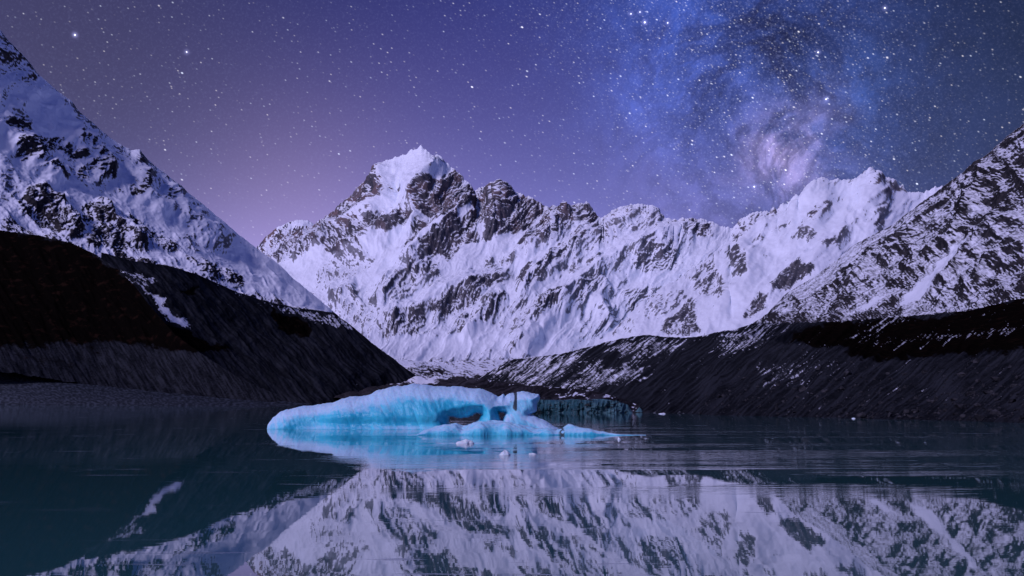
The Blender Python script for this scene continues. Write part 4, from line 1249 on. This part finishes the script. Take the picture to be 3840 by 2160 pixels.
# --- small floating ice
def chunk(name, X, Y, wpx, hpx, seed, label, mat=M_floe, group=None):
    D = CH * FPX / (Y - HOR)
    x, y, z = [float(v) for v in pix(X, Y, D)]
    s = D / FPX
    rx, rz = wpx * s / 2, hpx * s
    n_u, n_v = 26, 12
    rng = np.random.default_rng(seed)
    vs_, fs = [], []
    ph = rng.uniform(0, 6.28, 6)
    for j in range(n_v):
        t = j / (n_v - 1)
        for i in range(n_u):
            a = 2 * math.pi * i / n_u
            r = (1 - t ** 1.6) * (1 + 0.16 * math.sin(2 * a + ph[0]) + 0.10 * math.sin(5 * a + ph[1]) + 0.06 * math.sin(9 * a + 7 * t + ph[2]))
            zz = rz * (t ** 0.75) * (1 + 0.12 * math.sin(3 * a + ph[3])) - 0.12 * (1 - t) * rz
            vs_.append((rx * r * math.cos(a) + 0.25 * rx * t * math.sin(ph[4]), rx * 0.7 * r * math.sin(a), zz))
        if j:
            for i in range(n_u):
                k = (i + 1) % n_u
                fs.append(((j - 1) * n_u + i, (j - 1) * n_u + k, j * n_u + k, j * n_u + i))
    V = np.array(vs_)
    V += 0.16 * rx * np.stack([noise3(V[:, 0] / rx * 2, V[:, 1] / rx * 2, V[:, 2] / rx * 2, seed + q) for q in range(3)], -1)
    o = ice_object(name, V, np.array(fs), {'frost': np.full(len(V), 0.9), 'dirt': np.zeros(len(V))}, mat)
    o.location = (x, y, 0)
    tag(o, label, 'ice', None, group)
    return o


chunk('ice_chunk', 1742, 1660, 58, 15, 3, 'small white ice piece like a shell, afloat before the iceberg foot')
chunk('ice_chunk', 1893, 1702, 46, 17, 5, 'white broken ice lump nearest to the camera, below the iceberg pillar')
chunk('ice_chunk', 1998, 1699, 26, 5, 8, 'tiny flat ice sliver right of the nearest ice lump')
chunk('ice_chunk', 2322, 1646, 14, 9, 9, 'tiny upright ice spike off the pointed right end of the iceberg')
chunk('ice_chunk', 2483, 1551.5, 24, 4, 11, 'thin white ice fragment by the right shore, nearest to the teal ice cliff')
chunk('ice_chunk', 3200, 1569, 14, 3.5, 12, 'small white ice fragment by the right shore, well right of the ice cliff')
chunk('ice_chunk', 2396, 1546.5, 34, 18, 13, 'pale rounded ice block at the right foot of the teal ice cliff', M_cliff)

# --- teal ice cliff of the glacier
ncx, ncz = 420, 60
cxp = np.linspace(1900, 2372, ncx)
ctop = np.interp(cxp, [1900, 1985, 2013, 2060, 2120, 2150, 2200, 2257, 2280, 2312, 2335, 2355, 2372], [1506, 1502, 1500, 1499, 1501, 1497, 1500, 1496, 1499, 1503, 1511, 1519, 1545])
ctop = ctop - 1.5 * fbm(cxp / 22, cxp * 0, 4, 95)
cD = np.interp(cxp, [1900, 2000, 2200, 2300, 2372], [520, 478, 458, 455, 462])
v = np.linspace(0, 1, ncz)[:, None]
Yc = ctop + (1551 - ctop) * v
Xc2 = np.broadcast_to(cxp, Yc.shape)
Dc = cD + 4.0 * (1 - v) ** 2
fl = ridged(Xc2 / 16, Yc / 60, 4, 96) - 0.5
fl2 = fbm(Xc2 / 45, Yc / 30, 4, 97)
Dc = Dc - 3.2 * fl * (0.3 + v * (1 - v) * 3) - 3.0 * fl2
Pc = np.stack(pix(Xc2, Yc, Dc), -1)
back_ = Pc[:1].copy(); back_[..., 1] += 26.0
Pc = np.concatenate([back_, Pc])
Yc = np.concatenate([Yc[:1], Yc]); Xc2 = np.concatenate([Xc2[:1], Xc2])
dcl = np.clip(sstep(fbm(Xc2 / 34 + 0.8 * perlin(Xc2 / 20, Yc / 9, 93), Yc / 12 + 1.2 * perlin(Xc2 / 28, Yc / 14, 94), 5, 98), 0.05, 0.5) * 0.75 + sstep(2030 - Xc2, -40, 120) * 0.8, 0, 1)
fcl = np.clip(0.3 + 0.5 * fbm(Xc2 / 9, Yc / 24, 3, 99) + 0.35 * sstep(Xc2, 2120, 2300), 0, 1)
o = grid_mesh('ice_cliff', Pc, {'frost': fcl, 'dirt': dcl}, M_cliff)
tag(o, 'low dirty teal ice cliff of the glacier at the waterline right of the iceberg', 'ice cliff', 'structure')

# ------------------------------------------------------------------ boulders strewn over the right moraine
rng = np.random.default_rng(11)
bm_ = bmesh.new()
bmesh.ops.create_icosphere(bm_, subdivisions=1, radius=1.0)
bV = np.array([v.co[:] for v in bm_.verts]); bF = np.array([[v.index for v in f.verts] for f in bm_.faces])
bm_.free()
mo = bpy.data.objects['moraine_right'].data
co = np.empty(len(mo.vertices) * 3, np.float32); mo.vertices.foreach_get('co', co); co = co.reshape(-1, 680, 3)
vv, ff_, base = [], [], 0
row0 = 14 + 70
for k in range(1500):
    r = row0 + int(180 * rng.random() ** 0.6)
    c = int(rng.uniform(230, 670))
    p = co[min(r, co.shape[0] - 14), c]
    if p[2] < -0.2:
        continue
    sz_ = min(1.8, 0.22 * (1 / max(1e-3, rng.random())) ** 0.45)
    sc = sz_ * rng.uniform(0.6, 1.2, 3)
    a = rng.uniform(0, 6.28)
    q = bV * (1 + 0.28 * rng.standard_normal((len(bV), 1))) * sc
    q = np.stack([q[:, 0] * math.cos(a) - q[:, 1] * math.sin(a), q[:, 0] * math.sin(a) + q[:, 1] * math.cos(a), q[:, 2] * 0.8], -1)
    vv.append(q + p + np.array([rng.uniform(-.5, .5), rng.uniform(-.5, .5), sc[2] * 0.25]))
    ff_.append(bF + base); base += len(bV)
me = bpy.data.meshes.new('boulders')
me.from_pydata(np.concatenate(vv).tolist(), [], np.concatenate(ff_).tolist())
mb = bpy.data.materials.new('grey_boulder')
mb.use_nodes = True
t = NT(mb.node_tree)
b = mb.node_tree.nodes['Principled BSDF']
Pb = t.n('ShaderNodeNewGeometry').outputs['Position']
t.put(b.inputs['Base Color'], t.mix(t.ss(t.noise(Pb, 0.35, 3, 0.6), 0.35, 0.65), (0.008, 0.010, 0.013), (0.034, 0.038, 0.045)))
b.inputs['Roughness'].default_value = 0.9
b.inputs['Specular IOR Level'].default_value = 0.1
me.materials.append(mb)
tag(link(bpy.data.objects.new('boulders', me)), 'grey boulders strewn over the dark scree of the right shore', 'boulders', 'stuff')
